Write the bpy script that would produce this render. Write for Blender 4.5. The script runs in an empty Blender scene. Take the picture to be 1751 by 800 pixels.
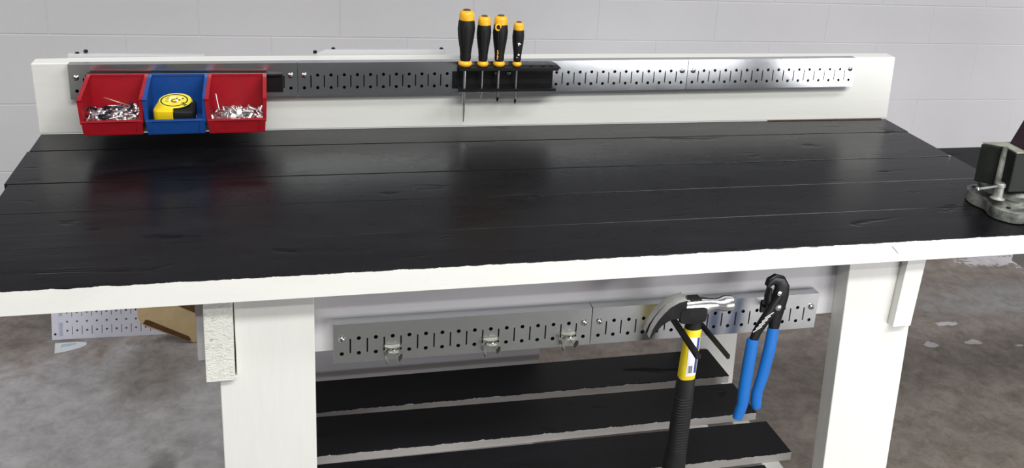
import bpy, bmesh, math, random
from mathutils import Vector, Matrix
C = bpy.context.scene
COL = C.collection
S = 0.0254            # inches -> metres
BT = 33.0             # bench top height above the floor (inches); z in this file is relative to the bench top
FL = -BT
random.seed(7)

def W(x, y, z): return Vector((x*S, y*S, (z+BT)*S))

# ------------------------------------------------------------------ camera
cd = bpy.data.cameras.new('camera'); cam = bpy.data.objects.new('camera', cd); COL.objects.link(cam)
_R = ((0.9652730898757866, -0.2531574045063836, 0.06449178633936975),
      (-0.023136029636644215, -0.328735302995369, -0.9441386681506034),
      (0.2602164216461059, 0.9098595655968751, -0.32317639888698835))
_m = Matrix(((_R[0][0], -_R[1][0], -_R[2][0]), (_R[0][1], -_R[1][1], -_R[2][1]), (_R[0][2], -_R[1][2], -_R[2][2])))
cam.matrix_world = Matrix.Translation(W(15.0820, -75.8244, 25.0591)) @ _m.to_4x4()
cd.sensor_fit = 'HORIZONTAL'; cd.sensor_width = 36.0
cd.lens = 1678.216*36.0/1751.0
cd.shift_x = (875.5-954.2)/1751.0
cd.shift_y = (248.55-400.0)/1751.0
cd.clip_start = 0.05; cd.clip_end = 100
C.camera = cam

# ------------------------------------------------------------------ light
wd = bpy.data.worlds.new('world'); C.world = wd; wd.use_nodes = True
wd.node_tree.nodes['Background'].inputs[0].default_value = (0.80, 0.86, 1.0, 1)
wd.node_tree.nodes['Background'].inputs[1].default_value = 0.17
def area(name, loc, target, sx, sy, power, colour, spread=180):
    l = bpy.data.lights.new(name, 'AREA'); l.shape = 'RECTANGLE'; l.size = sx*S; l.size_y = sy*S
    l.energy = power; l.color = colour; l.spread = math.radians(spread)
    o = bpy.data.objects.new(name, l); COL.objects.link(o); o.location = W(*loc)
    d = W(*target)-W(*loc); o.rotation_euler = d.to_track_quat('-Z', 'Y').to_euler()
    return o
# daylight from right, openings shaped low for strip reflections; ceiling fixture in front
area('open_door_daylight', (90, -114, -20), (90, 0, -20), 40, 26, 25, (0.98, 0.97, 1.0))
area('open_door_daylight', (142, -114, -20), (142, 0, -20), 46, 26, 30, (0.98, 0.97, 1.0))
area('ceiling_fixture_light', (46, -106, 90), (42, -14, 0), 80, 14, 84, (1.0, 1.0, 0.96))
area('front_floor_fill_light', (-5, -150, 92), (-5, -185, -33), 80, 14, 125, (1.0, 1.0, 0.96))  # added fill on the unseen floor that the left strips mirror
area('right_wall_fill_light', (112, -58, 92), (98, 24, 0), 90, 12, 60, (1.0, 0.97, 1.0))  # added fill to brighten the right side of wall and backboard
area('left_floor_fill_light', (-62, -12, 92), (-14, 18, -33), 12, 80, 17, (1.0, 0.98, 0.97), 100)  # added fill to brighten the floor at the left
C.view_settings.view_transform = 'Standard'; C.view_settings.look = 'None'
C.view_settings.gamma = 1.0; C.view_settings.use_curve_mapping = False
C.view_settings.exposure = -0.08

# ------------------------------------------------------------------ materials
class N:
    def __init__(self, name):
        self.m = bpy.data.materials.new(name); self.m.use_nodes = True
        self.t = self.m.node_tree; self.b = self.t.nodes['Principled BSDF']
    def n(self, typ, **kw):
        x = self.t.nodes.new(typ)
        for k, v in kw.items():
            if k.startswith('i_'): x.inputs[k[2:].replace('_', ' ')].default_value = v
            else: setattr(x, k, v)
        return x
    def l(self, a, b): self.t.links.new(a, b)
    def coords(self, scale=(1, 1, 1), loc=(0, 0, 0)):
        tc = self.n('ShaderNodeTexCoord'); mp = self.n('ShaderNodeMapping')
        mp.inputs['Scale'].default_value = scale; mp.inputs['Location'].default_value = loc
        self.l(tc.outputs['Object'], mp.inputs['Vector']); return mp.outputs['Vector']
    def noise(self, vec, scale, detail=4, rough=0.6, dist=0.0):
        x = self.n('ShaderNodeTexNoise'); x.inputs['Scale'].default_value = scale; x.inputs['Detail'].default_value = detail
        x.inputs['Roughness'].default_value = rough; x.inputs['Distortion'].default_value = dist
        self.l(vec, x.inputs['Vector']); return x.outputs['Fac']
    def ramp(self, fac, stops):
        x = self.n('ShaderNodeValToRGB'); e = x.color_ramp.elements
        while len(e) < len(stops): e.new(0.5)
        for i, (p, c) in enumerate(stops):
            e[i].position = p; e[i].color = (c[0], c[1], c[2], 1) if not isinstance(c, (int, float)) else (c, c, c, 1)
        self.l(fac, x.inputs['Fac']); return x.outputs['Color']
    def mix(self, fac, a, b):
        x = self.n('ShaderNodeMix', data_type='RGBA')
        for k, v in ((0, fac), (6, a), (7, b)):
            if hasattr(v, 'links') or hasattr(v, 'is_linked'): self.l(v, x.inputs[k])
            elif isinstance(v, (int, float)): x.inputs[k].default_value = v
            else: x.inputs[k].default_value = (*v, 1)
        return x.outputs[2]
    def math(self, op, a, b=None):
        x = self.n('ShaderNodeMath', operation=op)
        for k, v in ((0, a), (1, b)):
            if v is None: continue
            if isinstance(v, (int, float)): x.inputs[k].default_value = v
            else: self.l(v, x.inputs[k])
        return x.outputs[0]
    def bump(self, h, strength=0.2, dist=0.001):
        x = self.n('ShaderNodeBump'); x.inputs['Strength'].default_value = strength; x.inputs['Distance'].default_value = dist
        self.l(h, x.inputs['Height']); self.l(x.outputs['Normal'], self.b.inputs['Normal'])
    def base(self, v):
        if hasattr(v, 'is_linked'): self.l(v, self.b.inputs['Base Color'])
        else: self.b.inputs['Base Color'].default_value = (*v, 1)
    def rough(self, v):
        if hasattr(v, 'is_linked'): self.l(v, self.b.inputs['Roughness'])
        else: self.b.inputs['Roughness'].default_value = v

def simple(name, col, rough=0.5, metal=0.0, var=0.08, bump=0.0, scale=40, spec=0.5):
    k = N(name); v = k.coords(); f = k.noise(v, scale)
    lo = tuple(max(0, c*(1-var)) for c in col); hi = tuple(min(1, c*(1+var)) for c in col)
    k.base(k.ramp(f, [(0.3, lo), (0.7, hi)])); k.rough(rough); k.b.inputs['Metallic'].default_value = metal
    k.b.inputs['Specular IOR Level'].default_value = spec
    if bump: k.bump(k.noise(v, scale*4), bump)
    return k.m

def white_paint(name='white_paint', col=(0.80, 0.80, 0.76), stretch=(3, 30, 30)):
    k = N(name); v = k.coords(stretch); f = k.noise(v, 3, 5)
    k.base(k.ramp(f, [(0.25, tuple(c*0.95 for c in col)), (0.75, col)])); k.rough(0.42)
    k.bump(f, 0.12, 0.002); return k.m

def black_wood(name, white_front=True, rough=(0.20, 0.37), drip=0.004, edge=((0.76, 0.76, 0.72), (0.82, 0.82, 0.78))):
    # glossy black paint on sawn boards; the front edge below an uneven paint line is white
    k = N(name); tc = k.n('ShaderNodeTexCoord')
    mp = k.n('ShaderNodeMapping'); mp.inputs['Scale'].default_value = (1.2, 22, 22); k.l(tc.outputs['Object'], mp.inputs['Vector'])
    g = k.noise(mp.outputs['Vector'], 3.0, 6, 0.65, 0.8)
    mp2 = k.n('ShaderNodeMapping'); mp2.inputs['Scale'].default_value = (2.5, 9, 9); k.l(tc.outputs['Object'], mp2.inputs['Vector'])
    s = k.noise(mp2.outputs['Vector'], 1.6, 5, 0.6, 1.2)
    black = k.ramp(s, [(0.32, (0.003, 0.003, 0.004)), (0.62, (0.007, 0.007, 0.009)), (0.8, (0.014, 0.014, 0.017))]); pass
    k.rough(k.math('ADD', k.math('MULTIPLY', s, rough[1]-rough[0]), rough[0]))
    mp3 = k.n('ShaderNodeMapping'); mp3.inputs['Scale'].default_value = (5, 14, 14); k.l(tc.outputs['Object'], mp3.inputs['Vector'])
    chip = k.ramp(k.noise(mp3.outputs['Vector'], 1.3, 3, 0.5, 0.6), [(0.28, 0.0), (0.36, 1.0)])
    k.l(k.math('MULTIPLY', k.math('ADD', k.math('MULTIPLY', chip, 0.75), 0.25), 0.29), k.b.inputs['Specular IOR Level'])
    hh = k.math('ADD', k.math('MULTIPLY', g, 0.7), k.math('MULTIPLY', chip, 2.2))
    k.bump(hh, 0.28, 0.0012)
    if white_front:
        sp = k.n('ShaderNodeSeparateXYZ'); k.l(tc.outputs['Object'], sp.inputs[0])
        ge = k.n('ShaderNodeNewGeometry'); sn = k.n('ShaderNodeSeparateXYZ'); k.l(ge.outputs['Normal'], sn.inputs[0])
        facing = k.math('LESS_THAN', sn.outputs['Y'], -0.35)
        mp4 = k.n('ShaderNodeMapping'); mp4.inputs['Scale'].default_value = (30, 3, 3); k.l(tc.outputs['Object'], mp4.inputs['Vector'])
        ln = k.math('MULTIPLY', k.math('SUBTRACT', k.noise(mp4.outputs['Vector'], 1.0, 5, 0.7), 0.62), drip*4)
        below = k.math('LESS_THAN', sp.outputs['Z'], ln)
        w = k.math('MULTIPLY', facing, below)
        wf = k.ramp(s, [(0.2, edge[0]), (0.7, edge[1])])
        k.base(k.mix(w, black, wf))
    else: k.base(black)
    return k.m

M = {}
M['white'] = white_paint(); M['white_v'] = white_paint('white_paint_upright', stretch=(30, 30, 3))
M['end_grain'] = None
k = N('white_end_grain'); v = k.coords((60, 60, 110)); f = k.noise(v, 2.2, 3, 0.6, 1.5)
k.base(k.ramp(f, [(0.30, (0.42, 0.43, 0.30)), (0.42, (0.79, 0.79, 0.73))])); k.rough(0.5); k.bump(f, 0.7, 0.003); M['end_grain'] = k.m
M['black'] = black_wood('black_gloss_board', False)
M['black_front'] = black_wood('black_gloss_board_white_edge', True, drip=0.0016)
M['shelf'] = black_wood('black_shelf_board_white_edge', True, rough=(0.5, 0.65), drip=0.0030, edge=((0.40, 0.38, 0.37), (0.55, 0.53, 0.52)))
M['side_black'] = black_wood('black_side_table_board', False, rough=(0.5, 0.6))
# galvanised steel with soft spangle
k = N('galvanised_steel'); v = k.coords((1, 1, 1)); f = k.noise(v, 16, 5, 0.6, 0.5); vo = k.n('ShaderNodeTexVoronoi'); vo.inputs['Scale'].default_value = 120
k.l(v, vo.inputs['Vector'])
k.base(k.mix(k.math('MULTIPLY', vo.outputs['Distance'], 0.25), (0.64, 0.66, 0.67), (0.54, 0.56, 0.58))); k.b.inputs['Metallic'].default_value = 1.0
k.rough(k.math('ADD', k.math('MULTIPLY', f, 0.12), 0.17)); k.bump(k.noise(v, 5, 3), 0.12, 0.004); M['galv'] = k.m
M['steel'] = simple('bright_steel', (0.80, 0.80, 0.79), 0.32, 1.0, 0.06)
M['chrome'] = simple('polished_steel', (0.84, 0.84, 0.83), 0.24, 1.0, 0.04)
M['brushed'] = simple('brushed_steel', (0.62, 0.62, 0.60), 0.42, 0.75, 0.12)
M['zinc'] = simple('zinc_screw', (0.78, 0.79, 0.76), 0.22, 1.0, 0.05)
M['dark_steel'] = simple('dark_blued_steel', (0.03, 0.035, 0.06), 0.35, 0.6, 0.3)
M['brass'] = simple('copper_pin', (0.75, 0.48, 0.36), 0.3, 1.0, 0.1)
M['black_metal'] = simple('black_powder_coat', (0.008, 0.008, 0.009), 0.45, 0.0, 0.2, 0.05, 40, 0.25)
M['black_iron'] = simple('black_tool_iron', (0.02, 0.02, 0.021), 0.32, 0.7, 0.3, 0.05)
M['rubber'] = simple('black_rubber', (0.009, 0.009, 0.009), 0.55, 0.0, 0.2, 0.15, 60, 0.3)
M['yellow'] = simple('yellow_plastic', (0.88, 0.46, 0.02), 0.35, 0.0, 0.06)
M['tape_yellow'] = simple('tape_yellow', (0.90, 0.62, 0.01), 0.3, 0.0, 0.05)
M['label_yellow'] = simple('tape_label_yellow', (0.86, 0.74, 0.06), 0.35, 0.0, 0.05)
M['hammer_yellow'] = simple('hammer_yellow', (0.86, 0.66, 0.01), 0.4, 0.0, 0.05)
M['red'] = simple('red_bin_plastic', (0.36, 0.006, 0.015), 0.38, 0.0, 0.08, 0.03, 90)
M['blue'] = simple('blue_bin_plastic', (0.008, 0.065, 0.28), 0.38, 0.0, 0.08, 0.03, 90)
M['grip_blue'] = simple('blue_grip', (0.003, 0.135, 0.48), 0.4, 0.0, 0.08, 0.05)
M['label_white'] = simple('label_white', (0.80, 0.80, 0.84), 0.5)
M['label_blue'] = simple('label_blue', (0.03, 0.06, 0.30), 0.5)
M['ink'] = simple('ink_black', (0.02, 0.02, 0.02), 0.6)
M['ink_red'] = simple('ink_red', (0.45, 0.03, 0.03), 0.6)
M['clear'] = simple('clip_spring_steel', (0.22, 0.22, 0.19), 0.5, 0.9, 0.2)
M['cast'] = None
k = N('worn_cast_iron'); v = k.coords(); f = k.noise(v, 26, 6, 0.65, 0.6)
k.base(k.ramp(f, [(0.34, (0.05, 0.058, 0.05)), (0.5, (0.20, 0.21, 0.19)), (0.66, (0.42, 0.42, 0.38))])); k.rough(0.5); k.b.inputs['Metallic'].default_value = 0.3
k.bump(f, 0.4, 0.003); M['cast'] = k.m
M['vise_black'] = simple('black_vise_paint', (0.010, 0.012, 0.010), 0.55, 0.0, 0.4, 0.2, 30, 0.25)
k = N('worn_vise_top'); v = k.coords(); f = k.noise(v, 30, 5)
k.base(k.ramp(f, [(0.35, (0.12, 0.12, 0.09)), (0.65, (0.34, 0.34, 0.28))])); k.rough(0.55); M['vise_top'] = k.m
M['maroon'] = simple('dark_maroon_paint', (0.022, 0.008, 0.016), 0.5)
M['white_steel'] = simple('white_powder_coat', (0.70, 0.71, 0.80), 0.45, 0.0, 0.03)
M['tan'] = simple('tan_board', (0.76, 0.58, 0.31), 0.6, 0.0, 0.12, 0.1, 14)
M['brown'] = simple('brown_slot', (0.14, 0.060, 0.016), 0.7, 0.0, 0.25)
M['paper'] = simple('paper', (0.62, 0.66, 0.68), 0.7, 0.0, 0.04)
M['shade_grey_board'] = white_paint('shade_grey_white_board', (0.60, 0.585, 0.60))  # white paint greyed to carry the shade under the bench top

# block wall paint; unseen upper wall darkened to dim reflections in the bench top
k = N('grey_painted_block'); v = k.coords(); f = k.noise(v, 1.6, 5); g = k.noise(v, 90, 4)
sp_ = k.n('ShaderNodeSeparateXYZ'); k.l(v, sp_.inputs[0])
up_ = k.n('ShaderNodeMapRange'); up_.inputs['From Min'].default_value = (BT+18.0)*S; up_.inputs['From Max'].default_value = (BT+20.5)*S
k.l(k.math('ADD', sp_.outputs['Z'], k.math('MULTIPLY', k.math('SUBTRACT', f, 0.5), 0.06)), up_.inputs['Value'])
k.base(k.mix(up_.outputs[0], k.ramp(f, [(0.3, (0.50, 0.50, 0.512)), (0.7, (0.55, 0.545, 0.56))]), (0.13, 0.13, 0.135))); k.rough(0.75)
k.bump(k.math('ADD', g, k.math('MULTIPLY', k.noise(v, 320, 3), 0.5)), 0.22, 0.0018); M['wall'] = k.m

# stained concrete: brown-grey with pale scuffed areas, dark oil stains and white paint drips
k = N('stained_concrete'); tc = k.n('ShaderNodeTexCoord'); v = tc.outputs['Object']
n1 = k.noise(v, 2.2, 7, 0.62, 0.6); n2 = k.noise(v, 9, 6, 0.65, 0.4); n3 = k.noise(v, 70, 4, 0.6)
brown = k.ramp(n2, [(0.28, (0.130, 0.098, 0.074)), (0.5, (0.195, 0.155, 0.122)), (0.75, (0.26, 0.215, 0.175))])
grey = k.ramp(n2, [(0.25, (0.26, 0.25, 0.247)), (0.7, (0.43, 0.415, 0.415))])
sp = k.n('ShaderNodeSeparateXYZ'); k.l(v, sp.inputs[0])
def blob(x, y, rx, ry, soft, wob=0.5, src=None):
    dx = k.math('DIVIDE', k.math('SUBTRACT', sp.outputs['X'], x*S), rx*S); dy = k.math('DIVIDE', k.math('SUBTRACT', sp.outputs['Y'], y*S), ry*S)
    d = k.math('SQRT', k.math('ADD', k.math('MULTIPLY', dx, dx), k.math('MULTIPLY', dy, dy)))
    d = k.math('ADD', d, k.math('MULTIPLY', k.math('SUBTRACT', src or n2, 0.5), wob*2))
    mr = k.n('ShaderNodeMapRange'); mr.inputs['From Min'].default_value = 1+soft; mr.inputs['From Max'].default_value = 1-soft
    k.l(d, mr.inputs['Value']); return mr.outputs[0]
FLOOR_BLOBS = {'k': k, 'blob': blob}
n4 = k.noise(v, 5, 9, 0.72, 1.0); n5 = k.noise(v, 42, 6, 0.65); n6 = k.noise(v, 19, 10, 0.78, 0.4)
c = k.mix(blob(-6, 6, 22, 20, 0.25, 0.9, n4), brown, grey)
c = k.mix(blob(0, -140, 42, 34, 0.3, 0.6, n4), c, grey)  # unseen pale zone added to brighten reflections in the left strips
c = k.mix(k.math('MULTIPLY', blob(40, -66, 52, 34, 0.3, 0.4, n4), 0.92), c, (0.055, 0.052, 0.045))  # unseen dark zone added to dim lower strip reflections and floor bounce
c = k.mix(k.math('MULTIPLY', blob(106, 22, 11, 4, 0.5, 1.2), 0.55), c, (0.30, 0.31, 0.31))
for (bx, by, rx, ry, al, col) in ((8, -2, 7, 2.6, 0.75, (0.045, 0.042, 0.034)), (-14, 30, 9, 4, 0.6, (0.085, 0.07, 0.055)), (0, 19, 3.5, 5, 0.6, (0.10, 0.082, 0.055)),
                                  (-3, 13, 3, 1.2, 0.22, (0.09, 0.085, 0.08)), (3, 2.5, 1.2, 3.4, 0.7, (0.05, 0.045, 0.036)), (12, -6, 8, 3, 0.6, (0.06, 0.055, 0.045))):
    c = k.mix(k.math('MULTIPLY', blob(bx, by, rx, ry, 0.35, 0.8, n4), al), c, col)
for (bx, by, rx, ry) in ((94.5, 12.4, 1.2, 0.5), (88.8, 12.6, 0.8, 0.7), (113, 33, 5.0, 1.6), (122, 32, 6, 4.5), (104.2, 35.2, 1.4, 0.6), (94, 17, 1.6, 0.45), (100, 10.8, 0.5, 0.25), (81, 15, .2, .2)):
    c = k.mix(k.math('MULTIPLY', blob(bx, by, rx, ry, 0.10, 1.3, n5), 0.8), c, (0.62, 0.60, 0.61))
c = k.mix(k.ramp(n3, [(0.70, 0.0), (0.78, 0.35)]), c, (0.40, 0.38, 0.37))
c = k.mix(0.38, c, k.mix(k.ramp(n6, [(0.36, 0.0), (0.64, 1.0)]), k.mix(0.5, c, (0, 0, 0)), k.mix(0.28, c, (1, 1, 1))))
k.base(c); k.rough(0.62); k.bump(k.math('ADD', n2, k.math('MULTIPLY', n3, 0.4)), 0.25, 0.002); M['floor'] = k.m

# ------------------------------------------------------------------ mesh helpers (inches, z relative to the bench top)
def V(*a): return Vector(a)
def box(bm, x0, x1, y0, y1, z0, z1, bev=0.0, seg=1):
    vs = [bm.verts.new(p) for p in ((x0,y0,z0),(x1,y0,z0),(x1,y1,z0),(x0,y1,z0),(x0,y0,z1),(x1,y0,z1),(x1,y1,z1),(x0,y1,z1))]
    fs = [bm.faces.new([vs[i] for i in f]) for f in ((3,2,1,0),(4,5,6,7),(0,1,5,4),(1,2,6,5),(2,3,7,6),(3,0,4,7))]
    if bev:
        es = list({e for f in fs for e in f.edges})
        bmesh.ops.bevel(bm, geom=es, offset=bev, segments=seg, affect='EDGES', profile=0.5)
def frame(d):
    d = Vector(d).normalized(); a = Vector((0, 0, 1)) if abs(d.z) < 0.9 else Vector((1, 0, 0))
    u = d.cross(a).normalized(); return u, d.cross(u).normalized(), d
def rings(bm, R, cap=True, closed=False):
    rs = [[bm.verts.new(p) for p in r] for r in R]; n = len(rs[0])
    for a, b in zip(rs, rs[1:]):
        for i in range(n): bm.faces.new((a[i], a[(i+1) % n], b[(i+1) % n], b[i]))
    if cap:
        bm.faces.new(rs[0][::-1]); bm.faces.new(rs[-1])
def tube(bm, pts, rad, n=10):
    pts = [Vector(p) for p in pts]
    if isinstance(rad, (int, float)): rad = [rad]*len(pts)
    R = []; u = None
    for i, p in enumerate(pts):
        d = (pts[min(i+1, len(pts)-1)]-pts[max(i-1, 0)]).normalized()
        if u is None: u, w, _ = frame(d)
        else: u = (u-d*u.dot(d)).normalized(); w = d.cross(u)
        R.append([p+(u*math.cos(2*math.pi*j/n)+w*math.sin(2*math.pi*j/n))*rad[i] for j in range(n)])
    rings(bm, R)
def lathe(bm, prof, o=(0,0,0), d=(0,0,1), n=20):
    u, w, d = frame(d); o = Vector(o)
    rings(bm, [[o+d*z+(u*math.cos(2*math.pi*j/n)+w*math.sin(2*math.pi*j/n))*max(r, 1e-3) for j in range(n)] for r, z in prof])
def prism(bm, pts, o, u, v, h, bev=0.0):
    # polygon pts in the plane o + a*u + b*v, extruded by vector h
    u, v, h, o = Vector(u), Vector(v), Vector(h), Vector(o)
    a = [bm.verts.new(o+u*x+v*y) for x, y in pts]; b = [bm.verts.new(o+u*x+v*y+h) for x, y in pts]; n = len(a)
    fs = [bm.faces.new(a[::-1]), bm.faces.new(b)]
    for i in range(n): fs.append(bm.faces.new((a[i], a[(i+1) % n], b[(i+1) % n], b[i])))
    bmesh.ops.recalc_face_normals(bm, faces=fs)
    if bev:
        es = list({e for f in fs for e in f.edges})
        bmesh.ops.bevel(bm, geom=es, offset=bev, segments=2, affect='EDGES', profile=0.5)
def sect(c, a, b, w, h, n=20, p=2.6):
    # super-ellipse ring round c in the plane of a, b
    out = []
    for j in range(n):
        t = 2*math.pi*j/n; cx, sx = math.cos(t), math.sin(t)
        out.append(Vector(c)+Vector(a)*(w/2*math.copysign(abs(cx)**(2/p), cx))+Vector(b)*(h/2*math.copysign(abs(sx)**(2/p), sx)))
    return out
def rect_hit(hx, hy, a):
    c, d = math.cos(a), math.sin(a)
    t = min(hx/abs(c) if abs(c) > 1e-9 else 1e9, hy/abs(d) if abs(d) > 1e-9 else 1e9)
    return c*t, d*t
def cell(bm, x0, x1, z0, z1, y, thick, hole=None, f=lambda x, z: (x, z)):
    """rectangle x0..x1, z0..z1 in the plane y with one real hole: ('c', x, z, r) or ('r', x, z, w, h)"""
    def P(x, z, yy): x, z = f(x, z); return bm.verts.new((x, yy, z))
    if hole is None:
        bm.faces.new([P(*q, y) for q in ((x0, z0), (x1, z0), (x1, z1), (x0, z1))]); return
    cx, cz = hole[1], hole[2]
    A = [math.atan2(zz-cz, xx-cx) for xx in (x0, x1) for zz in (z0, z1)]
    if hole[0] == 'c': A += [2*math.pi*i/12-math.pi for i in range(12)]
    else: A += [math.atan2(sz*hole[4], sx*hole[3]) for sx in (-1, 1) for sz in (-1, 1)]
    A = sorted(set(round(a, 6) for a in A)); A = [a for i, a in enumerate(A) if i == 0 or a-A[i-1] > 1e-3]
    out, inn = [], []
    for a in A:
        c, d = math.cos(a), math.sin(a)
        t = min(((x1-cx) if c > 0 else (x0-cx))/c if abs(c) > 1e-9 else 1e9, ((z1-cz) if d > 0 else (z0-cz))/d if abs(d) > 1e-9 else 1e9)
        out.append((cx+c*t, cz+d*t))
        if hole[0] == 'c': inn.append((cx+hole[3]*c, cz+hole[3]*d))
        else: hx_, hz_ = rect_hit(hole[3]/2, hole[4]/2, a); inn.append((cx+hx_, cz+hz_))
    O = [P(*q, y) for q in out]; I = [P(*q, y) for q in inn]; B = [P(*q, y+thick) for q in inn]; n = len(A)
    for i in range(n):
        j = (i+1) % n
        bm.faces.new((O[i], O[j], I[j], I[i])); bm.faces.new((I[i], I[j], B[j], B[i]))

def origin_of(o):
    return o['_o'] if o is not None and '_o' in o else (0, 0, 0)
ORG = {}
def root_of(o):
    while o.parent: o = o.parent
    return o
def obj(name, bm, mat, parent=None, smooth=False, sharp=40, at=None):
    """one mesh object; vertices given in scene inches; 'at' = origin in inches for a top-level mesh"""
    if parent is not None: at = ORG[root_of(parent).name]
    elif at is None: at = (0, 0, FL)
    a = Vector(at)
    bmesh.ops.recalc_face_normals(bm, faces=bm.faces[:])
    for vt in bm.verts: vt.co = (vt.co-a)*S
    me = bpy.data.meshes.new(name); bm.to_mesh(me); bm.free()
    for m in (mat if isinstance(mat, (list, tuple)) else [mat]): me.materials.append(m)
    o = bpy.data.objects.new(name, me); COL.objects.link(o)
    if parent is not None: o.parent = parent
    else:
        o.location = W(*at); ORG[o.name] = tuple(at)
    if smooth:
        for pl in me.polygons: pl.use_smooth = True
        me.set_sharp_from_angle(angle=math.radians(sharp))
    return o
def tag(o, label, cat, group=None, kind=None):
    if label: o['label'] = label
    if cat: o['category'] = cat
    if group: o['group'] = group
    if kind: o['kind'] = kind
    return o
def thing(name, label, cat, at, group=None):
    o = bpy.data.objects.new(name, None); COL.objects.link(o); o.location = W(*at); o.empty_display_size = 0.02
    ORG[o.name] = tuple(at); return tag(o, label, cat, group)
def dup(o, loc=None, rot=None, parent=None):
    c = o.copy(); COL.objects.link(c)
    if parent: c.parent = parent
    if loc is not None: c.location = loc
    if rot is not None: c.rotation_euler = rot
    for ch in list(o.children): dup(ch, parent=c)
    return c
def BM(): return bmesh.new()

# ------------------------------------------------------------------ the setting
b = BM(); box(b, -160, 240, -280, 60, FL-2, FL)
tag(obj('floor', b, M['floor'], at=(0, 0, FL)), 'stained brown and grey concrete floor under the workbench', None, kind='structure')
# the floor material reads object coordinates: origin at x=0,y=0 on the floor
b = BM()
WA, WB = 37.0, -0.025
zl = [3.9, 11.7, 19.5, 27.3, 35.1, 42.9, 50.7, 58.5, 66.3, 74.1, 81.9]
zs = [FL, -32.4, -24.55, -16.75, -8.95, -1.15] + zl
for i, (z0, z1) in enumerate(zip(zs, zs[1:])):
    off = 50.9 if i % 2 == 1 else 58.5
    if z0 == -1.15: off = 50.9
    elif z0 < -1.15: off = 58.5 if round((-1.15-z0)/7.8) % 2 == 1 else 50.9
    x = off-15.2*13
    while x < 230:
        box(b, x+0.05, x+15.15, WA, WA+3, z0+(0.05 if z0 > FL else 0), z1-0.05, 0.045)
        x += 15.2
box(b, -150, 232, WA+0.04, WA+3.1, FL, 81.9)
for vt in b.verts: vt.co.y += WB*vt.co.x
obj_wall = tag(obj('wall_back', b, M['wall'], at=(0, 38, FL)), 'grey painted concrete block wall behind the workbench', None, kind='structure')

# ------------------------------------------------------------------ the workbench
bench = thing('workbench', 'long white and black painted wooden workbench standing on the concrete floor', 'workbench', (32, -12, FL))
XL, XR = -2.85, 67.83
seams = [-0.12, -3.85, -10.25, -15.25, -20.45, -25.535]
ends = [(XL, 67.95), (XL-0.1, 67.8), (XL+0.15, 67.9), (XL-0.05, 67.75), (XL, 67.83)]
gaps = [0.14, 0.14, 0.05, 0.03, 0.0]
for i in range(5):
    b = BM()
    y1, y0 = seams[i]-(gaps[i-1]/2 if i else 0), seams[i+1]+gaps[i]/2
    box(b, ends[i][0], ends[i][1], y0, y1, -1.43, 0, 0.02)
    obj('top_plank', b, M['black_front'] if i == 4 else M['black'], bench)
b = BM(); prism(b, [(0, 0), (.55, -.55), (.62, -.52), (.2, 0.02)], (52.4, -25.53, -0.25), (1, 0, 0), (0, 0, 1), (0, -0.09, 0)); obj('splinter', b, M['white'], bench)
# upright board along the back
b = BM(); prism(b, [(-3.06, 5.33), (-2.96, 0.0), (68.2, 0.02), (67.95, 5.83), (40, 5.76), (6, 5.5)], (0, 0, 0), (1, 0, 0), (0, 0, 1), (0, 1.5, 0), 0.07)
obj('backboard', b, M['white'], bench)
b = BM(); prism(b, [(17.0, 4), (27.2, 4), (27.2, 6.02), (17.7, 6.0), (17.0, 5.7)], (0, 1.55, 0), (1, 0, 0), (0, 0, 1), (0, 0.4, 0), 0.03); obj('cleat', b, M['wall'], bench)
b = BM(); prism(b, [(-.9, 4), (8.7, 4), (8.7, 5.56), (-.9, 5.62)], (0, 1.55, 0), (1, 0, 0), (0, 0, 1), (0, 0.5, 0), 0.03); obj('cleat', b, M['wall'], bench)
for x, z in ((26.9, 6.02), (18.3, 6.0), (16.9, 5.75), (0.3, 5.78), (-0.3, 5.6)):
    b = BM(); lathe(b, [(.02, -.1), (.16, -.1), (.16, .06), (.10, .12)], (x, 1.95, z), (0, 0, 1), 8); obj('nail', b, M['black_iron'], bench, True)
b = BM(); prism(b, [(56, -.20), (67.4, -.34), (67.55, -.03), (56, -.03)], (0, 0, .003), (1, 0, 0), (0, 1, 0), (0, 0, .05)); obj('bare_edge', b, simple('dark_bare_wood', (0.06, 0.028, 0.018), .7, 0, .3), bench)
b = BM(); lathe(b, [(.02, 0), (.14, .02), (.12, .08), (.02, .1)], (67.55, -10.35, .003), (0, 0, 1), 10); obj('screw', b, M['zinc'], bench, True)
# legs
def leg(x0t, x1t, y0, y1, lean, notch=None):
    def sh(z): return lean*(-z)/29.0
    pts = [(x0t, -1.43)]
    if notch == 'L': pts = [(11.6, -1.43), (11.6, -7.25), (x0t, -7.25)]
    pts += [(x0t-sh(33) if notch != 'L' else x0t, FL), (x1t-sh(33), FL)]
    if notch == 'R': pts += [(x1t-sh(7.22), -7.22), (54.66, -7.22), (54.85, -1.43)]
    else: pts += [(x1t, -1.43)]
    b = BM(); prism(b, pts, (0, y0, 0), (1, 0, 0), (0, 0, 1), (0, y1-y0, 0), 0.06)
    return b
obj('leg', leg(10.65, 16.03, -23.55, -22.06, 0, 'L'), M['white_v'], bench)
obj('leg', leg(50.86, 56.17, -23.55, -22.06, 1.27, 'R'), M['white_v'], bench)
obj('leg', leg(10.65, 16.03, -1.5, 0, 0), M['white_v'], bench)
obj('leg', leg(49.0, 54.6, -1.5, 0, 0.9), M['white_v'], bench)
b = BM(); prism(b, [(10.0, -1.43), (11.57, -1.43), (11.5, -7.2), (9.95, -7.2)], (0, -24.1, 0), (1, 0, 0), (0, 0, 1), (0, 2.04, 0), 0.04); obj('corner_block', b, M['end_grain'], bench)
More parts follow.
